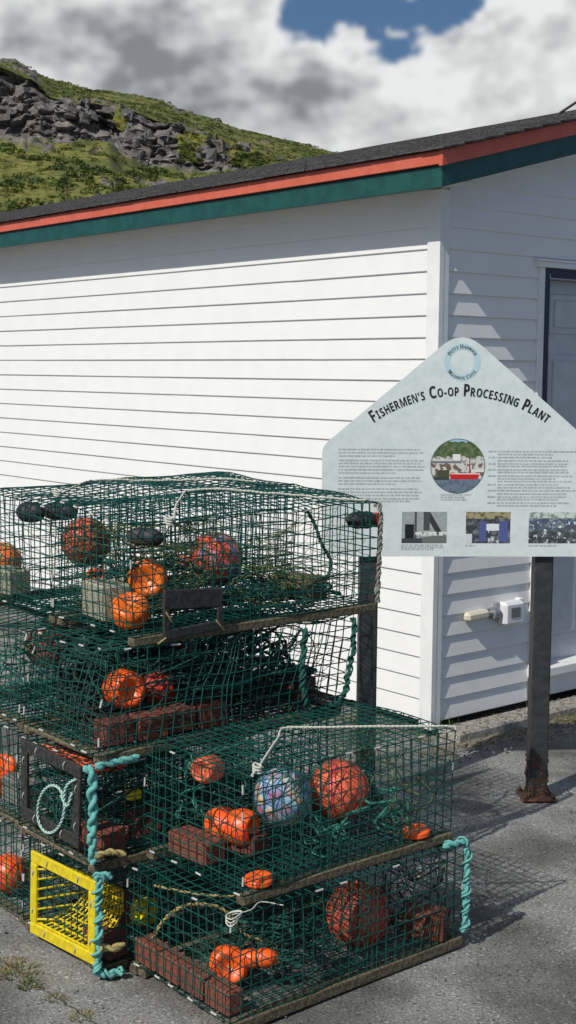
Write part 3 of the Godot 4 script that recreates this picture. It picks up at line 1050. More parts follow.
func sign_board() -> void:
	var base := Vector3(1.02, 0, .385)
	sign_d = SIGN_N.dot(base) + .068
	var o := onp(457.8, 556.5, SIGN_N, sign_d)
	sign_y = o.y
	sign_k = (onp(457.8, 337.2, SIGN_N, sign_d).y - o.y) / (556.5 - 337.2)
	o.y = 0
	sign_o = o
	var t := thing("information_sign", o, "pale information sign with printed title and photos on two dark posts", "sign")
	M.ink = plain(.012, .013, .014, .5)
	# outline in pixels, made symmetrical about the middle
	var half := [Vector2(322.5, 556.5), Vector2(322.5, 452), Vector2(323.5, 447), Vector2(326.5, 442.5), Vector2(331, 438.5), Vector2(436, 349.5), Vector2(442, 344.5), Vector2(448, 340.5), Vector2(454, 338), Vector2(460.5, 337.2)]
	var out := []
	for q in half: out.append(q)
	for i in range(half.size() - 2, -1, -1): out.append(Vector2(921.0 - half[i].x, half[i].y))
	var pm := StandardMaterial3D.new()
	pm.albedo_texture = sign_texture()
	pm.roughness = .2
	pm.texture_repeat = false
	M.sign_print = pm
	var uvof := func(q: Vector2) -> Vector2: return Vector2((q.x - 320.0) / 282.0, (q.y - 334.0) / 225.0)
	var b := mb(o)
	var n := out.size()
	var cp := Vector2(460.5, 470)
	var i0 := 0
	b.vert(spx(cp.x, cp.y), SIGN_N, uvof.call(cp))
	for q in out: b.vert(spx(q.x, q.y), SIGN_N, uvof.call(q))
	for i in n: b.ix.append_array(PackedInt32Array([0, 1 + i, 1 + (i + 1) % n]))
	var panel := part(b, "panel", pm, t)
	b = mb(o)
	var back := -SIGN_N * .008
	for i in n:
		var p := spx(out[i].x, out[i].y); var q := spx(out[(i + 1) % n].x, out[(i + 1) % n].y)
		b.quad(p, p + back, q + back, q)
	var bp := []
	for i in range(n - 1, -1, -1): bp.append(spx(out[i].x, out[i].y) + back)
	for i in n: b.tri(spx(cp.x, cp.y) + back, bp[i], bp[(i + 1) % n])
	part(b, "panel_back", M.white_plastic, t)
	# printed photographs as leaves of their own
	for q in [[403.0, 511.0, 448.5, 542.8], [468.0, 511.0, 513.0, 542.8], [532.0, 511.0, 582.0, 542.8]]:
		b = mb(o)
		var cs := [Vector2(q[0], q[3]), Vector2(q[2], q[3]), Vector2(q[2], q[1]), Vector2(q[0], q[1])]
		for c in cs: b.vert(spx(c.x, c.y) + SIGN_N * .001, SIGN_N, uvof.call(c))
		b.ix.append_array(PackedInt32Array([0, 2, 1, 0, 3, 2]))
		part(b, "printed_photo", pm, panel)
	b = mb(o)
	b.vert(spx(458.5, 465) + SIGN_N * .001, SIGN_N, uvof.call(Vector2(458.5, 465)))
	for i in 48:
		var c := Vector2(458.5, 465) + Vector2(cos(TAU * i / 48), sin(TAU * i / 48)) * 27.4
		b.vert(spx(c.x, c.y) + SIGN_N * .001, SIGN_N, uvof.call(c))
	for i in 48: b.ix.append_array(PackedInt32Array([0, 1 + i, 1 + (i + 1) % 48]))
	var rp := part(b, "printed_photo", pm, panel)
	rp.set_meta("label", "round photograph of a red boat in a harbour")
	# ring emblem
	b = mb(o)
	for i in 48:
		var a0 := TAU * i / 48; var a1 := TAU * (i + 1) / 48
		var e := Vector2(460.8, 361.5)
		var P := []
		for q in [[18.3, a1], [18.3, a0], [12.4, a0], [12.4, a1]]:
			P.append(spx(e.x + cos(q[1]) * q[0], e.y + sin(q[1]) * q[0]) + SIGN_N * .0008)
		b.quad(P[0], P[1], P[2], P[3])
	var ring := part(b, "emblem_ring", plain(.46, .64, .70, .4), panel)
	var up := []
	for w in ["Petty", " ", "Harbour"]:
		for k in w.length(): up.append([w[k].to_upper(), 1.0 if k == 0 else .78])
	arc_text(ring, up, 460.8, 361.5, 13.6, 1.12, .0145, false, true, 1.0)
	var lo := []
	for w in ["Maddox", " ", "Cove"]:
		for k in w.length(): lo.append([w[k].to_upper(), 1.0 if k == 0 else .78])
	arc_text(ring, lo, 460.8, 361.5, 17.3, 1.0, .0145, true, true, 1.0)
	# title
	var ti := []
	for w in ["Fishermen's", " ", "Co-op", " ", "Processing", " ", "Plant"]:
		for k in w.length(): ti.append([w[k].to_upper() if w[k] != "'" else "'", 1.0 if k == 0 else .72])
	arc_text(panel, ti, 460.0, 548.0, 153.0, .605, .0505, false, false, .74)
	# posts
	var foot := base
	var heads := [[550.5, 536.0, 797.0], [371.5, 366.0, 0.0]]
	for i in 2:
		var topp := spx(heads[i][0], 556.5) - SIGN_N * .062
		var f: Vector3
		if i == 0: f = flr(536, 797, 0)
		else: f = Vector3(topp.x, 0, topp.z)
		f.y = 0
		var dir := (topp - f).normalized()
		var L := 1.50 / dir.y
		var Bs := Basis(SIGN_S, dir, SIGN_S.cross(dir).normalized())
		b = mb(o)
		b.bbox(f + dir * (L * .5 + .012), Bs, Vector3(.080, L, .080), .006)
		var pst := part(b, "post", M.post, t)
		var rb := mb(o)
		rb.bbox(f + Vector3(0, .006, 0), Basis(SIGN_S, Vector3.UP, SIGN_N), Vector3(.155, .014, .155), .005)
		for sx in [-1, 1]:
			for sz in [-1, 1]:
				rb.lathe([Vector2(0.001, .012), Vector2(.011, .012), Vector2(.011, .024), Vector2(.005, .024), Vector2(.005, .032), Vector2(0, .032)], Transform3D(Basis(), f + SIGN_S * (.060 * sx) + SIGN_N * (.060 * sz)), 6)
		part(rb, "base_plate", M.rust, t)
		# rusted foot of the post: scale of flaking rust over the steel
		rb = mb(o)
		var r := RandomNumberGenerator.new(); r.seed = 5 + i
		for k in 150:
			var hh := pow(r.randf(), 2.6) * .20
			var s: float = [-1.0, 1.0][r.randi() % 2]
			var along := r.randf_range(-.038, .038)
			var p := f + dir * (hh + .01)
			var nrm: Vector3 = SIGN_S * s if r.randf() < .5 else SIGN_N * s
			var tg := SIGN_N if absf(nrm.dot(SIGN_S)) > .5 else SIGN_S
			p += nrm * .041 + tg * along
			var sz := r.randf_range(.005, .016)
			rb.bbox(p, Basis(tg, dir, nrm) * Basis(Vector3(0, 0, 1), r.randf() * 3.0), Vector3(sz, sz * r.randf_range(.6, 2.2), .003 + r.randf() * .002), .0012)
		var rr := part(rb, "rust_scale", M.rust, pst, "stuff")
		rr.set_meta("label", "brown flaking rust at the foot of the post")

# ---------------------------------------------------------------- traps
class TrapShape:
	var lo: Vector3
	var hi: Vector3
	var nz: FastNoiseLite
	var amp := .006
	var bulge := 0.0
	var top_shift := Vector3.ZERO
	var rise := Vector3.ZERO     # extra top height: toward -x, toward -z, constant
	func w(p: Vector3) -> Vector3:
		var s := hi - lo
		var f := (p - lo) / s
		var d := Vector3(nz.get_noise_3dv(p * 3.0), nz.get_noise_3dv(p * 3.0 + Vector3(9, 4, 1)), nz.get_noise_3dv(p * 3.0 + Vector3(3, 8, 5))) * amp
		d.y *= f.y
		d += top_shift * f.y
		d.y += f.y * f.y * (bulge * sin(PI * clampf(f.x, 0, 1)) * sin(PI * clampf(f.z, 0, 1)) + rise.x * (1.0 - f.x) + rise.z * (1.0 - f.z) + rise.y)
		return p + d

func wire_panel(b: MB, T: TrapShape, o: Vector3, U: Vector3, V: Vector3, mesh_size: float, r: float) -> void:
	var nu := maxi(1, roundi(U.length() / mesh_size))
	var nv := maxi(1, roundi(V.length() / mesh_size))
	for i in nu + 1:
		var p := PackedVector3Array()
		var m := maxi(3, nv / 2)
		for j in m + 1: p.append(T.w(o + U * (float(i) / nu) + V * (float(j) / m)))
		b.tube(p, r, 4)
	for j in nv + 1:
		var p := PackedVector3Array()
		var m := maxi(3, nu / 2)
		for i in m + 1: p.append(T.w(o + V * (float(j) / nv) + U * (float(i) / m)))
		b.tube(p, r, 4)

func curve(pts: Array, steps: int, closed := false) -> PackedVector3Array:
	var out := PackedVector3Array()
	var n := pts.size()
	var segs := n if closed else n - 1
	for i in segs:
		var a: Vector3; var b: Vector3; var c: Vector3; var d: Vector3
		if closed:
			a = pts[(i + n - 1) % n]; b = pts[i]; c = pts[(i + 1) % n]; d = pts[(i + 2) % n]
		else:
			a = pts[maxi(i - 1, 0)]; b = pts[i]; c = pts[i + 1]; d = pts[mini(i + 2, n - 1)]
		for k in steps: out.append(b.cubic_interpolate(c, a, d, float(k) / steps))
	if not closed: out.append(pts[n - 1])
	return out

# laid rope of two strands twisting about a path
func rope(b: MB, path: PackedVector3Array, r: float, sides := 5, strands := 2) -> void:
	var L := 0.0
	var N := Vector3.ZERO
	var outs := []
	for s in strands: outs.append(PackedVector3Array())
	for i in path.size():
		if i > 0: L += path[i].distance_to(path[i - 1])
		var T := (path[mini(i + 1, path.size() - 1)] - path[maxi(i - 1, 0)]).normalized()
		if N == Vector3.ZERO:
			N = T.cross(Vector3.UP) if absf(T.y) < .9 else T.cross(Vector3.RIGHT)
		N = (N - T * N.dot(T)).normalized()
		var Bn := T.cross(N)
		for s in strands:
			var a := L / (r * 7.0) * TAU + TAU * s / strands
			outs[s].append(path[i] + (N * cos(a) + Bn * sin(a)) * r * .5)
	for s in strands: b.tube(outs[s], r * .62, sides)

func resample(path: PackedVector3Array, step: float) -> PackedVector3Array:
	var out := PackedVector3Array([path[0]])
	var carry := 0.0
	for i in range(1, path.size()):
		var a := path[i - 1]; var d := path[i] - a
		var L := d.length()
		var t := step - carry
		while t <= L:
			out.append(a + d * (t / L)); t += step
		carry = L - (t - step)
	return out

# rope whipped round an edge: a coil about the path, unevenly tight
func lacing(b: MB, path: PackedVector3Array, coil: float, pitch: float, r: float, sd: int) -> void:
	var rr := RandomNumberGenerator.new(); rr.seed = sd
	var p := resample(path, pitch / 9.0)
	var pts := PackedVector3Array()
	var ph := 0.0
	var N := Vector3.ZERO
	var nz := noise(14.0, sd, 2)
	for i in p.size():
		var T := (p[mini(i + 1, p.size() - 1)] - p[maxi(i - 1, 0)]).normalized()
		if N == Vector3.ZERO: N = T.cross(Vector3.RIGHT) if absf(T.x) < .9 else T.cross(Vector3.UP)
		N = (N - T * N.dot(T)).normalized()
		ph += TAU / 9.0 * (1.0 + nz.get_noise_1d(i * .01) * .5)
		var k := coil * (1.0 + nz.get_noise_1d(i * .013 + 40.0) * .45)
		pts.append(p[i] + (N * cos(ph) + T.cross(N) * sin(ph)) * k)
	b.tube(pts, r, 6)

func funnel(b: MB, c: Vector3, ax: Vector3, L: float, w0: Vector2, w1: Vector2, up: Vector3, n: int, m: int, r: float, jit: float, sd: int) -> void:
	var rr := RandomNumberGenerator.new(); rr.seed = sd
	var side := ax.cross(up).normalized()
	var P := []
	for j in m + 1:
		var row := []
		var f := float(j) / m
		for i in n:
			var a := TAU * (i + .5 * (j % 2)) / n
			var w := w0.lerp(w1, f)
			row.append(c + ax * (L * f) + side * cos(a) * w.x + up * (sin(a) * w.y - .03 * sin(PI * f)) + Vector3(rr.randf() - .5, rr.randf() - .5, rr.randf() - .5) * jit)
		P.append(row)
	for j in m:
		for i in n:
			var a: Vector3 = P[j][i]
			var k: int = i if j % 2 == 0 else (i + 1) % n
			var k2: int = (i + n - 1) % n if j % 2 == 0 else i
			for e in [P[j + 1][k], P[j + 1][k2]]:
				b.tube(PackedVector3Array([a, (a + e) * .5 + Vector3(0, -.003, 0), e]), r, 4)
	for j in [m]:
		var ring := PackedVector3Array()
		for i in n: ring.append(P[j][i])
		b.tube(ring, r * 2.0, 5, true)

func tangle(b: MB, lo: Vector3, hi: Vector3, count: int, r: float, sd: int, turns := 7, sides := 4) -> void:
	var rr := RandomNumberGenerator.new(); rr.seed = sd
	var s := hi - lo
	for k in count:
		var pts := []
		var p := Vector3(rr.randf(), rr.randf(), rr.randf())
		for i in turns:
			p += Vector3(rr.randf() - .5, (rr.randf() - .5) * .8, rr.randf() - .5) * .75
			p = p.clamp(Vector3.ZERO, Vector3.ONE)
			pts.append(lo + s * p)
		b.tube(curve(pts, 5), r * rr.randf_range(.7, 1.2), sides)

func make_trap(lo: Vector3, hi: Vector3, label: String, mat: Material, sd: int, opt := {}) -> Node3D:
	var T := TrapShape.new()
	T.lo = lo; T.hi = hi; T.nz = noise(1.0, sd, 2); T.amp = opt.get("amp", .010)
	T.bulge = opt.get("bulge", .0); T.top_shift = opt.get("shift", Vector3.ZERO); T.rise = opt.get("rise", Vector3.ZERO)
	var run: float = opt.get("runner", .032)
	var o := Vector3((lo.x + hi.x) / 2, lo.y - run, (lo.z + hi.z) / 2)
	var t := thing("lobster_trap", o, label, "lobster trap", "wire lobster traps stacked beside the building")
	t.set_meta("shape", T)
	var s := hi - lo
	var X := Vector3(s.x, 0, 0); var Y := Vector3(0, s.y, 0); var Z := Vector3(0, 0, s.z)
	var ms: float = opt.get("mesh", .0375)
	var wr: float = opt.get("wire", .0020)
	for q in [["front_mesh", lo + X, Z, Y], ["back_mesh", lo, Z, Y], ["end_mesh", lo + Z, X, Y], ["end_mesh", lo, X, Y], ["top_mesh", lo + Y, X, Z], ["bottom_mesh", lo, X, Z], ["divider_mesh", lo + Z * opt.get("divide", .52), X, Y]]:
		var b := mb(o)
		wire_panel(b, T, q[1], q[2], q[3], ms, wr)
		part(b, q[0], mat, t)
	# worn white clips along the visible edges
	var rr := RandomNumberGenerator.new(); rr.seed = sd
	var cb := mb(o)
	for e in [[lo + X + Z, Y], [lo + Z, Y], [lo + X, Y], [lo + Z + Y, X], [lo + Z, X], [lo + X + Y, Z]]:
		var L: float = e[1].length()
		var k := .03
		while k < L - .03:
			if rr.randf() < opt.get("clips", .5):
				var a: Vector3 = T.w(e[0] + e[1] * (k / L)); var c: Vector3 = T.w(e[0] + e[1] * ((k + .026) / L))
				cb.tube(PackedVector3Array([a, c]), .0034, 6)
			k += rr.randf_range(.07, .13)
	part(cb, "edge_clips", M.clip, t, "stuff")
	# wooden runners under the long sides and the ends
	var rm: Material = opt.get("runner_mat", M.runner)
	var wob := func(a: Vector3, c: Vector3, name_: String, wd: float, tall: float) -> void:
		var b := mb(o)
		var d := (c - a); var L := d.length(); d = d / L
		var side := d.cross(Vector3.UP)
		b.bbox((a + c) * .5 + Vector3(0, (1.0 - tall) * run * .5, 0), Basis(d, Vector3.UP, d.cross(Vector3.UP)), Vector3(L, run * tall - .002, wd), .004)
		part(b, name_, rm, t)
	var y := lo.y - run / 2
	for x in [lo.x + .02, hi.x - .012]: wob.call(Vector3(x, y, lo.z), Vector3(x, y, hi.z), "runner", .036, 1.0)
	if opt.get("cross", true):
		for z in [lo.z + .02, hi.z - .016]: wob.call(Vector3(lo.x + .042, y, z), Vector3(hi.x - .034, y, z), "crosspiece", .034, .55)
	# knitted heads
	var hb := mb(o)
	var nets: Array = opt.get("nets", [1, 1])
	var cy := lo.y + s.y * .5
	var cx := lo.x + s.x * .5
	if nets[0]: funnel(hb, Vector3(cx, cy, hi.z - .02), Vector3(0, 0, -1), s.z * .40, Vector2(s.x * .46, s.y * .46), Vector2(.07, .06), Vector3.UP, 18, 9, .0011, .012, sd)
	if nets[1]: funnel(hb, Vector3(cx, cy, lo.z + .02), Vector3(0, 0, 1), s.z * .34, Vector2(s.x * .46, s.y * .46), Vector2(.07, .06), Vector3.UP, 18, 9, .0011, .012, sd + 1)
	if hb.v.size(): part(hb, "netting", opt.get("net_mat", M.net), t, "stuff")
	var tb := mb(o)
	var tn: int = opt.get("tangle", 10)
	if tn: 
		tangle(tb, lo + Vector3(.03, .006, .05), hi - Vector3(.03, s.y * .62, .05), tn, .0014, sd + 5)
		part(tb, "loose_twine", opt.get("tangle_mat", M.net), t, "stuff")
	return t

func add_lacing(t: Node3D, pts: Array, mat: Material, sd: int, coil := .0105, pitch := .032, r := .0075) -> void:
	var b := mb(t.position)
	var nz := noise(9.0, sd, 2)
	var path := resample(curve(pts, 8), .006)
	for i in path.size(): path[i] += Vector3(nz.get_noise_1d(i * .02), 0, nz.get_noise_1d(i * .02 + 7.0)) * coil
	rope(b, path, r * 2.0, 7)
	if pitch > .034: lacing(b, curve(pts, 8), coil * 1.3, pitch * 1.4, r * .8, sd)
	part(b, "lacing_rope", mat, t)

# rectangular entrance ring with a grid funnel behind it, on the end (+z) face
func entrance(t: Node3D, c: Array, mat: Material, bar: float, grid: bool, lbl: String) -> void:
	var o := t.position
	var b := mb(o)
	for i in 4:      # c: corners, counter-clockwise from lower left, on a z plane
		var a: Vector3 = c[i]; var e: Vector3 = c[(i + 1) % 4]
		var d := (e - a).normalized()
		var nrm := Vector3(0, 0, 1)
		var side := nrm.cross(d)
		var ext := bar * .5 if i % 2 == 0 else -bar * .5 - .001
		b.bbox((a + e) * .5, Basis(d, side, nrm), Vector3((e - a).length() + ext * 2.0, bar, .012 if i % 2 == 0 else .0125), .003)
	var f := part(b, "entrance_frame", mat, t)
	f.set_meta("label", lbl)
	if grid:
		b = mb(o)
		# scoop: back panel of bars, and a ramp curving up from the sill
		var w: Vector3 = c[1] - c[0]
		var h: Vector3 = c[3] - c[0]
		var n := 11
		var back := Vector3(0, 0, -.10)
		for i in n + 1:
			var u := float(i) / n
			var p := []
			for j in 8:
				var v := float(j) / 7
				var depth := -.16 * sin(v * PI * .5)
				p.append(c[0] + w * (.06 + .88 * lerpf(u, .5 + (u - .5) * .62, v)) + h * (.08 + .46 * v * v + .06 * v) + Vector3(0, 0, depth))
			b.tube(curve(p, 2), .0040, 5)
			var q := []
			for j in 6:
				var v := float(j) / 5
				q.append(c[0] + w * (.06 + .88 * lerpf(u, .5 + (u - .5) * .62, 1.0 - v)) + h * (.60 + .32 * v) + Vector3(0, 0, -.16 * cos(v * PI * .5)))
			b.tube(curve(q, 2), .0040, 5)
		for j in 9:
			var v := (j + .3) / 9.0
			var depth := -.16 * sin(v * PI * .5)
			var p := PackedVector3Array()
			for i in 9:
				var u := float(i) / 8
				p.append(c[0] + w * (.06 + .88 * lerpf(u, .5 + (u - .5) * .62, v)) + h * (.08 + .46 * v * v + .06 * v) + Vector3(0, 0, depth))
			b.tube(p, .0040, 5)
		for j in 6:
			var v := (j + .5) / 6.0
			var p := PackedVector3Array()
			for i in 9:
				var u := float(i) / 8
				p.append(c[0] + w * (.06 + .88 * lerpf(u, .5 + (u - .5) * .62, 1.0 - v)) + h * (.60 + .32 * v) + Vector3(0, 0, -.16 * cos(v * PI * .5)))
			b.tube(p, .0040, 5)
		for sx in [0.06, .94]:     # side walls of the scoop
			for j in 6:
				var v := (j + .5) / 6.0
				var zz: float = -.15 * sin(PI * v)
				b.tube(PackedVector3Array([c[0] + w * sx + h * (.08 + .84 * v), c[0] + w * (.5 + (sx - .5) * .72) + h * (.08 + .84 * v) + Vector3(0, 0, zz)]), .0040, 5)
		part(b, "entrance_scoop", mat, f)
	# hog rings that hold it to the wire
	b = mb(o)
	for i in 4:
		for u in [.22, .75]:
			var p: Vector3 = c[i].lerp(c[(i + 1) % 4], u)
			b.tube(curve([p + Vector3(-.004, -.014, .004), p + Vector3(0, 0, .0095), p + Vector3(.004, .014, .004)], 4), .0022, 5)
	part(b, "hog_rings", M.clip, f, "stuff")

# ---------------------------------------------------------------- floats, bricks, ropes
func net_wrap(b: MB, c: Vector3, rx: float, B: Basis, n: int, m: int, wr: float, sd: int) -> void:
	var rr := RandomNumberGenerator.new(); rr.seed = sd
	var P := []
	for j in m + 1:
		var el := lerpf(-1.35, 1.35, float(j) / m)
		var row := []
		for i in n:
			var a := TAU * (i + .5 * (j % 2)) / n + rr.randf_range(-.08, .08)
			row.append(c + B * (Vector3(cos(a) * cos(el), sin(el), sin(a) * cos(el)) * rx))
		P.append(row)
	for j in m:
		for i in n:
			var a: Vector3 = P[j][i]
			var k: int = i if j % 2 == 0 else (i + 1) % n
			var k2: int = (i + n - 1) % n if j % 2 == 0 else i
			for e in [P[j + 1][k], P[j + 1][k2]]:
				var mid: Vector3 = c + ((a + e) * .5 - c).normalized() * rx
				b.tube(PackedVector3Array([a, mid, e]), wr, 4)

func ball(at: Vector3, r: float, mat: Material, label: String, sd: int, netm: Material = null, squash := 1.0, group := "") -> Node3D:
	var t := thing("ball_float", at + Vector3(0, -r, 0), label, "float", group if group else "fishing floats inside the traps")
	var o := t.position
	var rr := RandomNumberGenerator.new(); rr.seed = sd
	var B := Basis(Vector3(rr.randf() - .5, rr.randf() - .5, rr.randf() - .5).normalized(), rr.randf() * 3.0)
	var b := mb(o)
	var prof := [Vector2(0, -1.0)]
	for i in 17:
		var a := -PI / 2 + .12 + (PI - .24) * i / 16
		prof.append(Vector2(cos(a), sin(a) * squash))
	prof.append(Vector2(.09, squash * 1.0)); prof.append(Vector2(0, squash * .97))
	prof = prof.map(func(q): return q * r)
	b.lathe(prof, Transform3D(B, at), 26, noise(22.0, sd, 2), r * .05)
	part(b, "shell", mat, t)
	b = mb(o)
	b.tube(PackedVector3Array([at + B.y * r * squash * .96, at + B.y * r * squash * 1.08]), r * .14, 10)
	part(b, "collar", mat, t)
	if netm:
		b = mb(o)
		net_wrap(b, at, r * 1.03, B, 13, 8, .0014, sd)
		part(b, "net_wrap", netm, t, "stuff")
	return t

# a squat ring float: rounded drum with a hollow at each end
func ring_float(at: Vector3, axis: Vector3, r: float, L: float, mat: Material, label: String, sd: int, waist := .95) -> Node3D:
	var t := thing("ring_float", at + Vector3(0, -r * .9, 0), label, "float", "fishing floats inside the traps")
	var o := t.position
	var u := axis.normalized()
	var x := u.cross(Vector3(.3, .9, .2)).normalized()
	var B := Basis(x, u, x.cross(u))
	var h := L * .5
	var pr := [Vector2(0, -.50), Vector2(.16, -.52), Vector2(.36, -.72), Vector2(.62, -.98), Vector2(.80, -.94), Vector2(.94, -.72), Vector2(1.0, -.35), Vector2(lerpf(waist, 1.0, .5), -.12), Vector2(waist, 0), Vector2(lerpf(waist, 1.0, .5), .12), Vector2(1.0, .35), Vector2(.94, .72), Vector2(.80, .94), Vector2(.62, .98), Vector2(.36, .72), Vector2(.16, .52), Vector2(0, .50)]
	var prof := []
	for q in pr: prof.append(Vector2(q.x * r, q.y * h))
	var b := mb(o)
	b.lathe(prof, Transform3D(B, at), 28, noise(18.0, sd, 2), r * .05)
	part(b, "shell", mat, t)
	b = mb(o)
	b.tube(PackedVector3Array([at - u * h * .62, at + u * h * .62]), r * .09, 8)
	part(b, "rope_end", M.tan_rope, t)
	return t

func oval_float(at: Vector3, axis: Vector3, r: float, L: float, mat: Material, label: String, sd: int, cap: Material = null) -> Node3D:
	var t := thing("oval_float", at + Vector3(0, -r, 0), label, "float", "oval floats tied under the trap tops")
	var o := t.position
	var u := axis.normalized()
	var x := u.cross(Vector3.UP).normalized()
	var B := Basis(x, u, x.cross(u))
	var prof := []
	for i in 15:
		var f := -1.0 + 2.0 * i / 14
		prof.append(Vector2(r * pow(maxf(0.0, 1.0 - pow(absf(f), 2.6)), .5) * (1.0 - .16 * exp(-f * f * 60.0)), f * L * .5))
	prof[0].x = r * .16; prof[14].x = r * .16
	prof.push_front(Vector2(0, -L * .5)); prof.append(Vector2(0, L * .5))
	var b := mb(o)
	b.lathe(prof, Transform3D(B, at), 22)
	part(b, "shell", mat, t)
	b = mb(o)
	var ring := []
	for k in 10: ring.append(at + B * Vector3(cos(TAU * k / 10) * r * .9, 0, sin(TAU * k / 10) * r * .9))
	b.tube(curve(ring, 2, true), .003, 5, true)
	b.tube(PackedVector3Array([at + Vector3(0, r * .8, 0), at + Vector3(.004, r + .03, 0)]), .0025, 5)
	part(b, "tie", M.green_rope, t)
	if cap:
		b = mb(o)
		b.lathe([Vector2(0, L * .36), Vector2(r * .8, L * .38), Vector2(r * .86, L * .46), Vector2(r * .5, L * .54), Vector2(0, L * .55)], Transform3D(B, at), 16)
		part(b, "end_cap", cap, t)
	return t

func brick(at: Vector3, yaw: float, size: Vector3, mat: Material, label: String, sd: int, group := "ballast bricks lying in the traps") -> void:
	var rr := RandomNumberGenerator.new(); rr.seed = sd
	var b := mb()
	var B := Basis(Vector3.UP, yaw) * Basis(Vector3(1, 0, .3).normalized(), rr.randf_range(-.02, .02))
	b.bbox(Vector3(0, size.y / 2, 0), B, size, .006)
	# knocked corners: small chips left standing on the faces
	for k in 6:
		var p := Vector3((rr.randf() - .5) * size.x, size.y, (rr.randf() - .5) * size.z)
		b.bbox(B * p, B * Basis(Vector3.UP, rr.randf() * 3.0), Vector3(rr.randf_range(.006, .014), .003, rr.randf_range(.006, .014)), .001)
	solo(b, "ballast_brick", mat, at, label, "brick", group)

func coil(at: Vector3, r: float, turns: int, tube_r: float, mat: Material, label: String, sd: int, flat := true, up := Vector3.UP) -> void:
	var rr := RandomNumberGenerator.new(); rr.seed = sd
	var b := mb()
	var pts := []
	var x := up.cross(Vector3(.2, .3, .9)).normalized(); var z := x.cross(up)
	for k in turns * 8:
		var a := TAU * k / 8
		var q := r * rr.randf_range(.65, 1.05)
		var hgt := tube_r + (rr.randf() * .05 if flat else rr.randf_range(-.04, .04))
		pts.append(x * cos(a) * q + z * sin(a) * q * .85 + up * (hgt + k * tube_r * .09))
	b.tube(curve(pts, 4), tube_r, 6)
	solo(b, "rope_coil", mat, at, label, "rope", "ropes coiled in the traps")

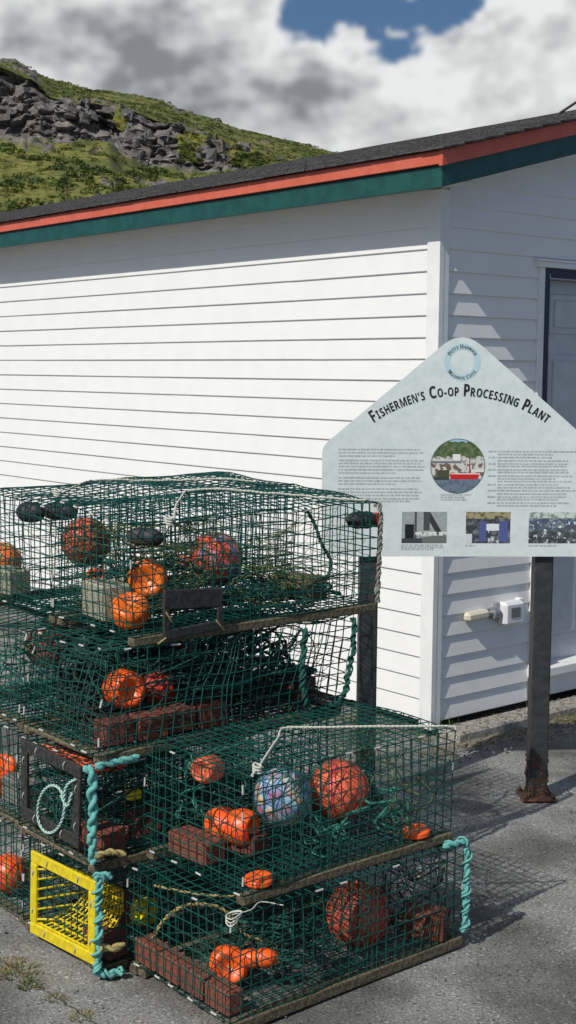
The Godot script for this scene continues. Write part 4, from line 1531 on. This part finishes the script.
# ---------------------------------------------------------------- the pile
func traps() -> void:
	var A1 := make_trap(Vector3(.86, .034, 1.86), Vector3(1.325, .330, 2.83), "lowest trap of the stack with a yellow entrance frame, standing on asphalt", M.wire, 101, {"nets": [0, 1], "tangle": 8, "divide": .45})
	var A2 := make_trap(Vector3(.86, .366, 1.86), Vector3(1.325, .668, 2.845), "trap with a black entrance frame resting on the yellow framed trap", M.wire, 102, {"nets": [0, 1], "tangle": 26, "tangle_mat": M.twine_dark})
	var A3 := make_trap(Vector3(.87, .706, 1.84), Vector3(1.335, 1.012, 2.83), "leaning trap with dark bricks and red floats above the black framed trap", M.wire, 103, {"shift": Vector3(-.01, 0, -.06), "amp": .03, "tangle": 46, "tangle_mat": M.twine_dark, "net_mat": M.net})
	var A4 := make_trap(Vector3(.85, 1.048, 1.66), Vector3(1.315, 1.392, 2.69), "topmost trap holding khaki brick and red and blue ball, with black vent", M.wire, 104, {"rise": Vector3(.035, .0, .015), "bulge": .02, "cross": false, "tangle": 26, "amp": .014, "net_mat": M.twine_olive, "nets": [1, 1]})
	var L1 := make_trap(Vector3(.36, .034, 1.90), Vector3(.835, .330, 2.82), "lowest trap beside the yellow framed one, partly hidden, with orange ball", M.wire, 105, {"nets": [0, 0], "tangle": 6})
	var L2 := make_trap(Vector3(.36, .366, 1.90), Vector3(.835, .668, 2.83), "trap beside the black framed one with orange float and pale stone", M.wire, 106, {"nets": [0, 0], "tangle": 8})
	var L3 := make_trap(Vector3(.36, .706, 1.86), Vector3(.84, 1.012, 2.82), "trap beside the leaning one holding a maroon netted ball", M.wire, 107, {"nets": [1, 1], "tangle": 22, "shift": Vector3(0, 0, -.03), "amp": .02, "tangle_mat": M.twine})
	var L4 := make_trap(Vector3(.355, 1.048, 1.64), Vector3(.83, 1.395, 2.69), "topmost trap beside khaki brick trap, holding salmon ball and amber ball", M.wire, 108, {"rise": Vector3(.02, .012, .03), "bulge": .015, "cross": false, "tangle": 14, "nets": [1, 1], "amp": .014})
	var B1 := make_trap(Vector3(1.352, .04, 1.785), Vector3(1.875, .345, 2.735), "front lower trap with red bricks across its end and teal laced edge", M.wire, 109, {"runner": .038, "nets": [0, 0], "tangle": 8, "cross": false, "divide": .42, "wire": .0020})
	var B2 := make_trap(Vector3(1.345, .382, 1.80), Vector3(1.835, .722, 2.665), "front upper trap with blue painted ball and white bridle rope on top", M.wire, 110, {"runner": .032, "nets": [0, 1], "tangle": 8, "divide": .62, "cross": false, "wire": .0020})
	# a small block that keeps the lower front trap off the ground
	var b := mb()
	b.bbox(Vector3(0, .018, 0), Basis(Vector3.UP, .1), Vector3(.06, .036, .07), .004)
	part(b, "block", M.runner, B1).position = Vector3(1.39, 0, 2.69) - B1.position

	# rope lacing
	add_lacing(A2, [Vector3(1.322, .672, 2.855), Vector3(1.335, .665, 2.857), Vector3(1.338, .63, 2.852), Vector3(1.335, .5, 2.852), Vector3(1.338, .375, 2.852)], M.teal_rope, 1, .009, .030, .0074)
	add_lacing(A2, [Vector3(1.338, .675, 2.84), Vector3(1.345, .678, 2.75), Vector3(1.345, .676, 2.69)], M.teal_rope, 2, .008, .03, .006)
	add_lacing(A1, [Vector3(1.355, .325, 2.80), Vector3(1.345, .33, 2.838), Vector3(1.342, .24, 2.838), Vector3(1.346, .14, 2.84), Vector3(1.345, .03, 2.84), Vector3(1.36, .022, 2.80), Vector3(1.38, .02, 2.77)], M.teal_rope, 3, .011, .036, .0058)
	add_lacing(B1, [Vector3(1.86, .352, 1.86), Vector3(1.882, .35, 1.78), Vector3(1.885, .25, 1.782), Vector3(1.884, .15, 1.78), Vector3(1.885, .05, 1.785)], M.teal_rope, 4, .010, .04, .0048)
	add_lacing(A3, [Vector3(1.335, 1.01, 1.785), Vector3(1.345, .93, 1.79), Vector3(1.345, .84, 1.81), Vector3(1.345, .76, 1.83), Vector3(1.34, .72, 1.87), Vector3(1.34, .70, 2.0)], M.green_rope, 5, .009, .05, .0044)
	add_lacing(A3, [Vector3(1.345, 1.0, 2.02), Vector3(1.352, .92, 2.03), Vector3(1.35, .80, 2.03), Vector3(1.345, .72, 2.0)], M.green_rope, 6, .007, .045, .0052)
	add_lacing(A4, [Vector3(1.30, 1.40, 1.66), Vector3(1.325, 1.39, 1.655), Vector3(1.325, 1.28, 1.655), Vector3(1.322, 1.16, 1.655), Vector3(1.322, 1.05, 1.66)], M.grey_rope, 7, .006, .035, .0042)
	add_lacing(A1, [Vector3(1.352, .11, 2.84), Vector3(1.36, .10, 2.80), Vector3(1.37, .105, 2.76)], M.tan_rope, 8, .006, .03, .006)
	add_lacing(A2, [Vector3(1.345, .40, 2.85), Vector3(1.36, .405, 2.80), Vector3(1.37, .39, 2.76)], M.tan_rope, 9, .005, .03, .005)
	# bridle ropes lying on the tops
	for q in [[[Vector3(1.84, .728, 2.635), Vector3(1.82, .735, 2.60), Vector3(1.54, .740, 2.265), Vector3(1.815, .737, 1.86), Vector3(1.838, .728, 1.80), Vector3(1.842, .68, 1.795)], "pale bridle rope on the front upper trap's lid"],
			[lid(A4, [Vector2(1.312, 2.56), Vector2(1.30, 2.53), Vector2(.93, 2.21), Vector2(1.26, 1.775), Vector2(1.30, 1.70)]), "pale bridle rope on the lid of the khaki brick trap"],
			[lid(L4, [Vector2(.66, 2.58), Vector2(.62, 2.53), Vector2(.42, 2.28), Vector2(.66, 1.85), Vector2(.72, 1.74)]), "pale bridle rope on the lid of the salmon ball trap"]]:
		b = mb(q[0][0])
		var pth := []
		for i in q[0].size():
			pth.append(q[0][i])
			if i < q[0].size() - 1:
				for f in [.25, .5, .75]: pth.append(q[0][i].lerp(q[0][i + 1], f) + Vector3(0, .002 - .004 * absf(f - .5), 0))
		rope(b, resample(curve(pth, 6), .0045), .0042, 5)
		# knot
		for k in 3: b.tube(curve([q[0][1] + Vector3(.012, -.008 + k * .008, 0), q[0][1] + Vector3(0, -.004 + k * .008, .012), q[0][1] + Vector3(-.012, k * .008, 0), q[0][1] + Vector3(0, k * .008 - .006, -.012)], 4, true), .0038, 5, true)
		solo(b, "bridle_rope", M.white_rope, q[0][0], q[1], "rope", "bridle ropes on the trap lids")
	# entrances and the vent
	entrance(A1, [onz(34, 928, 2.848), onz(92, 958, 2.848), onz(93, 886, 2.848), onz(35, 857, 2.848)], M.yellow, .038, true, "yellow plastic entrance frame")
	entrance(A2, [onz(25, 812, 2.863), onz(76, 841, 2.863), onz(78, 771, 2.863), onz(25, 745, 2.863)], M.black_plastic, .040, false, "black plastic entrance frame")
	b = mb(A2.position)
	var lp := []
	for k in 14:
		var a := TAU * k / 14
		lp.append(onz(51 + 13 * cos(a) + 3.5 * sin(a), 809 + 22 * sin(a) - 9 * cos(a), 2.878))
	rope(b, resample(curve(lp, 6, true), .004), .0048, 5)
	rope(b, resample(curve([onz(64, 802, 2.878), onz(65, 790, 2.88), onz(69, 783, 2.876), onz(76, 779, 2.874)], 6), .004), .0048, 5)
	rope(b, resample(curve([onz(61, 795, 2.878), onz(67, 806, 2.882), onz(72, 792, 2.876)], 6), .004), .0048, 5)
	part(b, "rope_loop", M.pale_rope, A2)
	b = mb(A4.position)
	var v0 := onx(163, 600, 1.325); var v1 := onx(222, 597, 1.325); var w0 := onx(163, 640, 1.325); var w1 := onx(222, 628, 1.325)
	var seg := func(a: Vector3, e: Vector3, wd: float) -> void:
		var d := (e - a).normalized()
		b.bbox((a + e) * .5, Basis(d, Vector3.RIGHT.cross(d), Vector3.RIGHT) , Vector3((e - a).length(), wd, .012), .003)
	seg.call(v0, v1, .062); seg.call(v0 + Vector3(.002, -.03, -.01), w0 + Vector3(.002, 0, -.01), .024); seg.call(v1 + Vector3(.002, -.03, .01), w1 + Vector3(.002, 0, .01), .024); seg.call(w0 + Vector3(.003, .014, 0), w1 + Vector3(.003, .014, 0), .03)
	part(b, "escape_vent", M.black_plastic, A4).set_meta("label", "black plastic escape vent frame")
	b = mb(A4.position)
	for q in [[166, 612, 172, 622], [216, 620, 224, 630], [166, 638, 158, 644]]:
		b.tube(PackedVector3Array([onx(q[0], q[1], 1.336), onx((q[0] + q[2]) * .5, (q[1] + q[3]) * .5, 1.342), onx(q[2], q[3], 1.336)]), .003, 5)
	part(b, "twine_ties", M.tan_rope, A4, "stuff")
	# wooden bait and netting bits that belong to the traps
	b = mb(B2.position)
	tangle(b, Vector3(1.45, .392, 1.95), Vector3(1.78, .56, 2.30), 16, .0042, 301, 8, 5)
	part(b, "tangled_rope", M.twine, B2, "stuff")
	b = mb(B2.position)
	tangle(b, Vector3(1.5, .40, 1.85), Vector3(1.8, .70, 2.02), 10, .0022, 302, 8, 4)
	part(b, "tangled_rope", M.twine_olive, B2, "stuff")
	b = mb(B2.position)
	tangle(b, Vector3(1.42, .45, 2.25), Vector3(1.55, .68, 2.6), 8, .003, 312, 7, 5)
	part(b, "tangled_rope", M.twine, B2, "stuff")
	b = mb(B1.position)
	tangle(b, Vector3(1.45, .05, 2.15), Vector3(1.80, .16, 2.45), 12, .004, 303, 8, 5)
	part(b, "tangled_rope", M.green_rope, B1, "stuff")
	b = mb(B1.position)
	tangle(b, Vector3(1.66, .06, 1.82), Vector3(1.85, .33, 2.06), 16, .0018, 304, 9, 4)
	tangle(b, Vector3(1.66, .06, 1.82), Vector3(1.85, .3, 2.06), 5, .0035, 314, 9, 4)
	part(b, "torn_netting", M.twine_dark, B1, "stuff")
	b = mb(B1.position)
	rope(b, resample(curve([Vector3(1.40, .06, 2.70), Vector3(1.42, .16, 2.66), Vector3(1.47, .22, 2.6), Vector3(1.52, .20, 2.5), Vector3(1.55, .10, 2.42), Vector3(1.58, .05, 2.3)], 6), .005), .006, 5)
	rope(b, resample(curve([Vector3(1.44, .30, 2.70), Vector3(1.62, .305, 2.62), Vector3(1.75, .30, 2.45)], 6), .005), .004, 5)
	part(b, "tie_rope", M.tan_rope, B1)
	b = mb(B1.position)
	for k in 3: b.tube(curve([Vector3(1.862, .335 + k * .008, 2.742), Vector3(1.885, .33 + k * .01, 2.738), Vector3(1.88, .36, 2.70), Vector3(1.85, .352, 2.72)], 5, true), .0022, 5, true)
	b.tube(curve([Vector3(1.86, .35, 2.72), Vector3(1.87, .352, 2.66), Vector3(1.84, .35, 2.6), Vector3(1.88, .34, 2.55)], 6), .002, 5)
	part(b, "knotted_twine", M.white_rope, B1)
	b = mb(A3.position)
	tangle(b, Vector3(.92, .72, 1.92), Vector3(1.28, 1.0, 2.45), 46, .003, 305, 9, 4)
	tangle(b, Vector3(.89, .72, 1.9), Vector3(1.08, 1.0, 2.7), 60, .0045, 325, 9, 5)
	part(b, "tangled_rope", M.dark_rope, A3, "stuff")
	b = mb(A3.position)
	tangle(b, Vector3(.95, .80, 1.9), Vector3(1.3, .86, 2.45), 10, .005, 306, 8, 5)
	tangle(b, Vector3(.92, .74, 2.2), Vector3(1.25, 1.0, 2.75), 26, .003, 307, 8, 5)
	part(b, "tangled_rope", M.green_rope, A3, "stuff")
	b = mb(A2.position)
	tangle(b, Vector3(.92, .38, 2.45), Vector3(1.28, .64, 2.80), 40, .003, 308, 8, 4)
	part(b, "tangled_rope", M.green_rope, A2, "stuff")
	b = mb(A2.position)
	tangle(b, Vector3(1.0, .63, 2.70), Vector3(1.30, .664, 2.83), 34, .0035, 309, 8, 4)
	part(b, "red_net", M.salmon, A2, "stuff")
	b = mb(A4.position)
	tangle(b, Vector3(.87, 1.06, 2.05), Vector3(1.02, 1.34, 2.5), 22, .002, 310, 9, 4)
	tangle(b, Vector3(1.0, 1.06, 1.9), Vector3(1.27, 1.2, 2.2), 10, .004, 316, 9, 5)
	part(b, "tangled_rope", M.twine_olive, A4, "stuff")
	b = mb(A4.position)
	rope(b, resample(curve([onx(305, 508, 1.1), onx(315, 525, 1.1), onx(322, 545, 1.12), onx(331, 562, 1.12), onx(327, 580, 1.14)], 6), .005), .007, 5)
	tangle(b, Vector3(1.1, 1.06, 1.8), Vector3(1.28, 1.12, 2.1), 8, .004, 311, 8, 5)
	tangle(b, Vector3(.87, 1.06, 2.1), Vector3(1.05, 1.24, 2.6), 16, .003, 321, 9, 5)
	part(b, "tangled_rope", M.green_rope, A4, "stuff")
	b = mb(L3.position)
	tangle(b, Vector3(.55, .72, 2.5), Vector3(.82, .98, 2.80), 16, .003, 313, 8, 5)
	part(b, "tangled_rope", M.twine, L3, "stuff")

# points just above a trap's bulged lid
func lid(t: Node3D, at: Array) -> Array:
	var T: TrapShape = t.get_meta("shape")
	var out := []
	for i in at.size():
		var n := 1 if i == at.size() - 1 else 6
		for k in n:
			var q: Vector2 = at[i] if k == 0 else at[i].lerp(at[i + 1], k / 6.0)
			out.append(T.w(Vector3(q.x, T.hi.y, q.y)) + Vector3(0, .006, 0))
	return out

func contents() -> void:
	# upper right trap of the pile
	brick(Vector3(.995, 1.052, 2.585), -.12, Vector3(.17, .118, .10), M.brick_grey, "pale grey block in the topmost trap, beside the amber floats", 1)
	ring_float(onz(148, 579, 2.45), Vector3(.75, .15, .65), .066, .085, M.amber, "amber ring float standing upright above another in the topmost trap", 2)
	ring_float(Vector3(1.165, 1.10, 2.60), Vector3(.45, .85, .35), .062, .075, M.amber, "amber ring float lying tilted on the topmost trap's floor", 3)
	ball(onx(216, 559, .96), .092, M.red_blue, "red and blue painted ball in the topmost trap, behind the vent", 4, M.twine_olive)
	ball(onx(184, 562, .93), .024, M.salmon, "tiny salmon ball beside the red and blue painted ball", 14)
	brick(Vector3(1.09, 1.052, 1.83), .25, Vector3(.19, .085, .095), M.brick_khaki, "khaki mossy brick in the topmost trap", 5)
	oval_float(onz(145, 537, 2.50), Vector3(.75, -.05, -.6), .032, .13, M.black_float, "black oval float tied above the amber ring floats", 6)
	oval_float(onz(31, 512, 2.52), Vector3(.9, .05, -.3), .039, .125, M.black_float, "black oval float tied above the amber ball", 7)
	oval_float(onz(60, 511, 2.40), Vector3(.8, .02, -.6), .036, .14, M.black_float, "black oval float tied above the salmon netted ball", 17)
	oval_float(onx(362, 520, 1.22), Vector3(.2, -.03, -.98), .033, .13, M.black_float, "black oval float with red cap by the trap corner before the sign", 8, M.red)
	ball(onx(86, 542, .52), .088, M.salmon, "salmon netted ball high in the topmost trap", 9, M.twine_dark)
	ring_float(onx(98, 581, .72), Vector3(.5, .8, .3), .05, .06, M.orange, "orange ring float behind the pale grey block", 18)
	ball(onz(4, 561, 2.45), .068, M.amber, "amber netted ball in the topmost trap beside a grey block", 10, M.tan_rope)
	brick(Vector3(onz(9, 596, 2.60).x, 1.052, 2.60), .05, Vector3(.15, .09, .09), M.brick_grey, "grey block on the floor below the amber netted ball", 11)
	# leaning trap
	ball(onz(50, 645, 2.44), .085, M.maroon, "maroon netted ball in the shaded trap beside the leaning one", 21, M.salmon)
	ring_float(onx(124, 689, 1.17), Vector3(.85, .1, .2), .062, .13, M.orange, "orange ring float on the dark bricks of the leaning trap", 22)
	ring_float(onx(160, 688, 1.10), Vector3(.5, .15, -.85), .062, .10, M.red, "red ring float next to the orange one in the leaning trap", 23)
	ball(onx(187, 652, .98), .058, M.red, "dark red netted ball hanging in the leaning trap below the vent", 24, M.dark_rope)
	for k in 4:
		brick(Vector3(1.255 + .012 * (k % 2), .7085, 2.72 - k * .118), PI / 2 + .03 * (k - 1.5), Vector3(.110, .08, .075), M.brick if k % 2 else M.brick_b, ["dark red brick of the leaning trap's row, nearest its tilted corner", "dark red brick second from the tilted corner of the leaning trap", "dark red brick third from the tilted corner of the leaning trap", "dark red brick fourth from the tilted corner of the leaning trap"][k], 30 + k)
	coil(Vector3(1.12, .80, 1.97), .11, 5, .006, M.dark_rope, "dark rope coil standing at the leaning trap's far end", 25, false, Vector3(.8, .2, -.6).normalized())
	coil(Vector3(1.12, .708, 2.02), .13, 4, .007, M.dark_rope, "dark rope coil lying flat on the leaning trap's floor", 26)
	brick(Vector3(1.15, .7085, 1.92), .4, Vector3(.17, .08, .09), M.brick_b, "dark brick among the rope coils of the leaning trap", 36)
	# second level
	ring_float(onz(2, 776, 2.72), Vector3(.4, .85, .2), .062, .125, M.orange, "orange ring float beside the black entrance frame", 41)
	brick(Vector3(.68, .37, 2.72), .1, Vector3(.15, .09, .1), M.stone, "pale stone ballast behind the wire beside the black entrance frame", 42)
	brick(Vector3(1.235, .3685, 2.76), .08, Vector3(.15, .08, .09), M.brick, "red brick under the teal laced edge of the black framed trap", 43)
	brick(Vector3(1.23, .3685, 2.55), 1.5, Vector3(.19, .08, .09), M.brick_b, "brown brick deep in the black framed trap", 44)
	brick(Vector3(1.27, .52, 2.66), 1.5, Vector3(.05, .03, .03), M.yellow, "small yellow bait box in the black framed trap", 45, "bait boxes in the traps")
	# lowest level
	ball(onz(9, 873, 2.72), .070, M.orange, "orange ball in the lowest trap beside the yellow entrance frame", 51)
	brick(Vector3(1.25, .037, 2.75), .06, Vector3(.14, .08, .09), M.brick_b, "dark brick behind the yellow entrance frame", 52)
	brick(Vector3(1.10, .037, 2.56), .3, Vector3(.19, .08, .09), M.brick, "red brick far inside the yellow framed trap", 53)
	ring_float(Vector3(1.27, .14, 2.62), Vector3(.2, .2, .9), .045, .07, M.yellow, "yellow float in the yellow framed trap beside the teal rope", 54)
	# front upper trap
	brick(Vector3(1.505, .384, 2.585), .06, Vector3(.18, .07, .085), M.brick, "red brick in the front upper trap, at its hinge corner", 61)
	brick(Vector3(1.53, .384, 2.44), .3, Vector3(.17, .06, .085), M.brick_b, "darker red brick in the front upper trap, below the orange float", 62)
	ring_float(onz(232, 826, 2.47), Vector3(.9, .05, -.42), .058, .155, M.orange, "orange waisted float in the front upper trap, beside the blue ball", 63, .84)
	ball(onx(283, 797, 1.60), .092, M.blue_mix, "blue painted ball with pink and white patches in the front upper trap", 65, M.twine)
	ball(onx(339, 790, 1.64), .094, M.salmon, "salmon netted ball in the front upper trap, beside the blue ball", 66, M.maroon, .95)
	ring_float(onx(208, 769, 1.52), Vector3(.5, .2, .8), .042, .12, M.salmon, "salmon float tied under the front upper trap's lid", 67)
	ring_float(Vector3(1.80, .398, 2.575), Vector3(0, 1, .1), .044, .026, M.orange, "flat orange disc float on the front upper trap's floor", 68)
	ring_float(Vector3(1.80, .399, 1.93), Vector3(0, 1, .1), .045, .026, M.orange, "flat orange disc float by the far corner of the front upper trap", 69)
	# front lower trap
	for k in 4:
		brick(Vector3(1.425 + k * .122, .042, 2.695), .02 * (k - 1.5), Vector3(.112, .074 - .003 * (k % 2), .06), M.brick if k != 2 else M.brick_b, ["red brick across the front lower trap's end, at the teal rope side", "red brick across the front lower trap's end, second from the teal rope", "dark brick across the front lower trap's end, third from teal rope", "red brick across the front lower trap's end, at the near corner"][k], 70 + k)
	ring_float(onz(228, 966, 2.56), Vector3(.8, .3, .5), .062, .085, M.orange, "orange ring float on the front lower trap's bricks", 75)
	oval_float(onz(258, 958, 2.50), Vector3(.75, .12, -.65), .030, .13, M.orange, "slim orange float beside the ring float in the front lower trap", 76)
	ball(onx(358, 914, 1.70), .10, M.maroon, "dull red netted ball in the front lower trap", 77, M.salmon)
	brick(Vector3(1.80, .042, 1.88), .5, Vector3(.14, .085, .095), M.brick, "red brick at the far end of the front lower trap", 78)

func service_wire() -> void:
	var b := mb()
	var a := Vector3(.05, 3.50, -2.0)
	var p0 := onp(560, 113, Vector3(0, 1, .26), 2.95 + .26 * .28)
	var p1 := p0 + (onp(576, 101, SIGN_N, SIGN_N.dot(p0)) - p0) * 14.0
	b.tube(PackedVector3Array([Vector3.ZERO, (p1 - p0) * .5 + Vector3(0, -.05, 0), p1 - p0]), .008, 6)
	solo(b, "service_wire", M.black_plastic, p0, "thin black service wire rising from the roof edge", "wire")

func weeds() -> void:
	tuft(flr(18, 972, 0), 190, .045, .060, .6, 1, "low dry tuft in the asphalt before the yellow framed trap")
	tuft(flr(30, 985, 0), 110, .04, .035, .3, 2, "small green tuft next to the dry tuft on asphalt")
	tuft(flr(55, 998, 0), 60, .025, .03, .5, 3, "sparse flat tuft in an asphalt crack")
	tuft(flr(82, 1016, 0), 80, .03, .035, .5, 4, "green tuft in an asphalt crack in front of red bricks")
	tuft(flr(8, 962, 0), 90, .035, .045, .8, 5, "brown dead tuft in the asphalt near the orange ball")
	tuft(Vector3(.05, 0, .10), 26, .24, .04, .25, 6, "tall thin weeds at the building's corner trim", Vector3(.2, 0, .1))
	tuft(Vector3(.06, 0, -.12), 22, .22, .05, .3, 7, "tall thin weeds under the gable siding by the corner", Vector3(.1, 0, -.3))
	tuft(onx(375, 712, -.3) * Vector3(1, 0, 0) + Vector3(-.1, 0, .15), 40, .22, .07, .5, 8, "dry grass beneath the eave wall behind the sign post", Vector3(.2, 0, .2))
	tuft(Vector3(-.45, 0, .12), 40, .2, .07, .7, 9, "straw coloured grass at the eave wall's foot", Vector3(.2, 0, .2))
	for k in 5:
		tuft(Vector3(.27 + .02 * (k % 2), .01, -.62 - k * .13), 70, .085, .05, .45, 20 + k, ["short grass tuft along the kerb, nearest the sign post", "short grass tuft along the kerb, second from the sign post", "short grass tuft along the kerb, third from the sign post", "short grass tuft along the kerb, fourth from the sign post", "short grass tuft along the kerb, fifth from the sign post"][k], Vector3(.1, 0, 0))
	tuft(Vector3(.04, 0, -.78), 16, .2, .05, .8, 30, "thin dead stems behind the kerb below the door sill")

func _ready() -> void:
	# camera
	cam_f = Vector3(-sin(CAM_YAW) * cos(CAM_PITCH), -sin(CAM_PITCH), -cos(CAM_YAW) * cos(CAM_PITCH))
	var r0 := Vector3(cos(CAM_YAW), 0, -sin(CAM_YAW))
	var u0 := r0.cross(cam_f)
	cam_r = r0 * cos(CAM_ROLL) + u0 * sin(CAM_ROLL)
	cam_u = -r0 * sin(CAM_ROLL) + u0 * cos(CAM_ROLL)
	var cam := Camera3D.new()
	cam.name = "camera"
	cam.transform = Transform3D(Basis(cam_r, cam_u, -cam_f), CAM_POS)
	cam.fov = rad_to_deg(2.0 * atan(512.0 / FOCAL))
	cam.near = .05; cam.far = 2000.0
	cam.current = true
	add_child(cam)
	# sky and exposure
	var env := Environment.new()
	env.background_mode = Environment.BG_SKY
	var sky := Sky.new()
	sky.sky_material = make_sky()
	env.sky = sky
	env.background_energy_multiplier = 1.0
	env.tonemap_mode = Environment.TONE_MAPPER_LINEAR
	env.tonemap_exposure = 1.0
	env.sdfgi_enabled = true; env.ssao_enabled = true; env.ssil_enabled = true
	var we := WorldEnvironment.new()
	we.name = "environment"; we.environment = env
	add_child(we)
	# sun: from behind and left of the camera, 44 degrees high
	var sun := DirectionalLight3D.new()
	sun.name = "sun"
	var travel := Vector3(-.16 * .72, -.695, -.987 * .72).normalized()
	sun.transform = Transform3D(Basis.looking_at(travel, Vector3.UP), Vector3(0, 10, 0))
	sun.light_energy = 1.19
	sun.light_color = Color(1.0, .98, .945)
	sun.light_angular_distance = .5
	sun.shadow_enabled = true
	add_child(sun)
	make_materials()
	ground()
	hill()
	building()
	sign_board()
	traps()
	contents()
	utility_box()
	service_wire()
	scatter_stones()
	weeds()
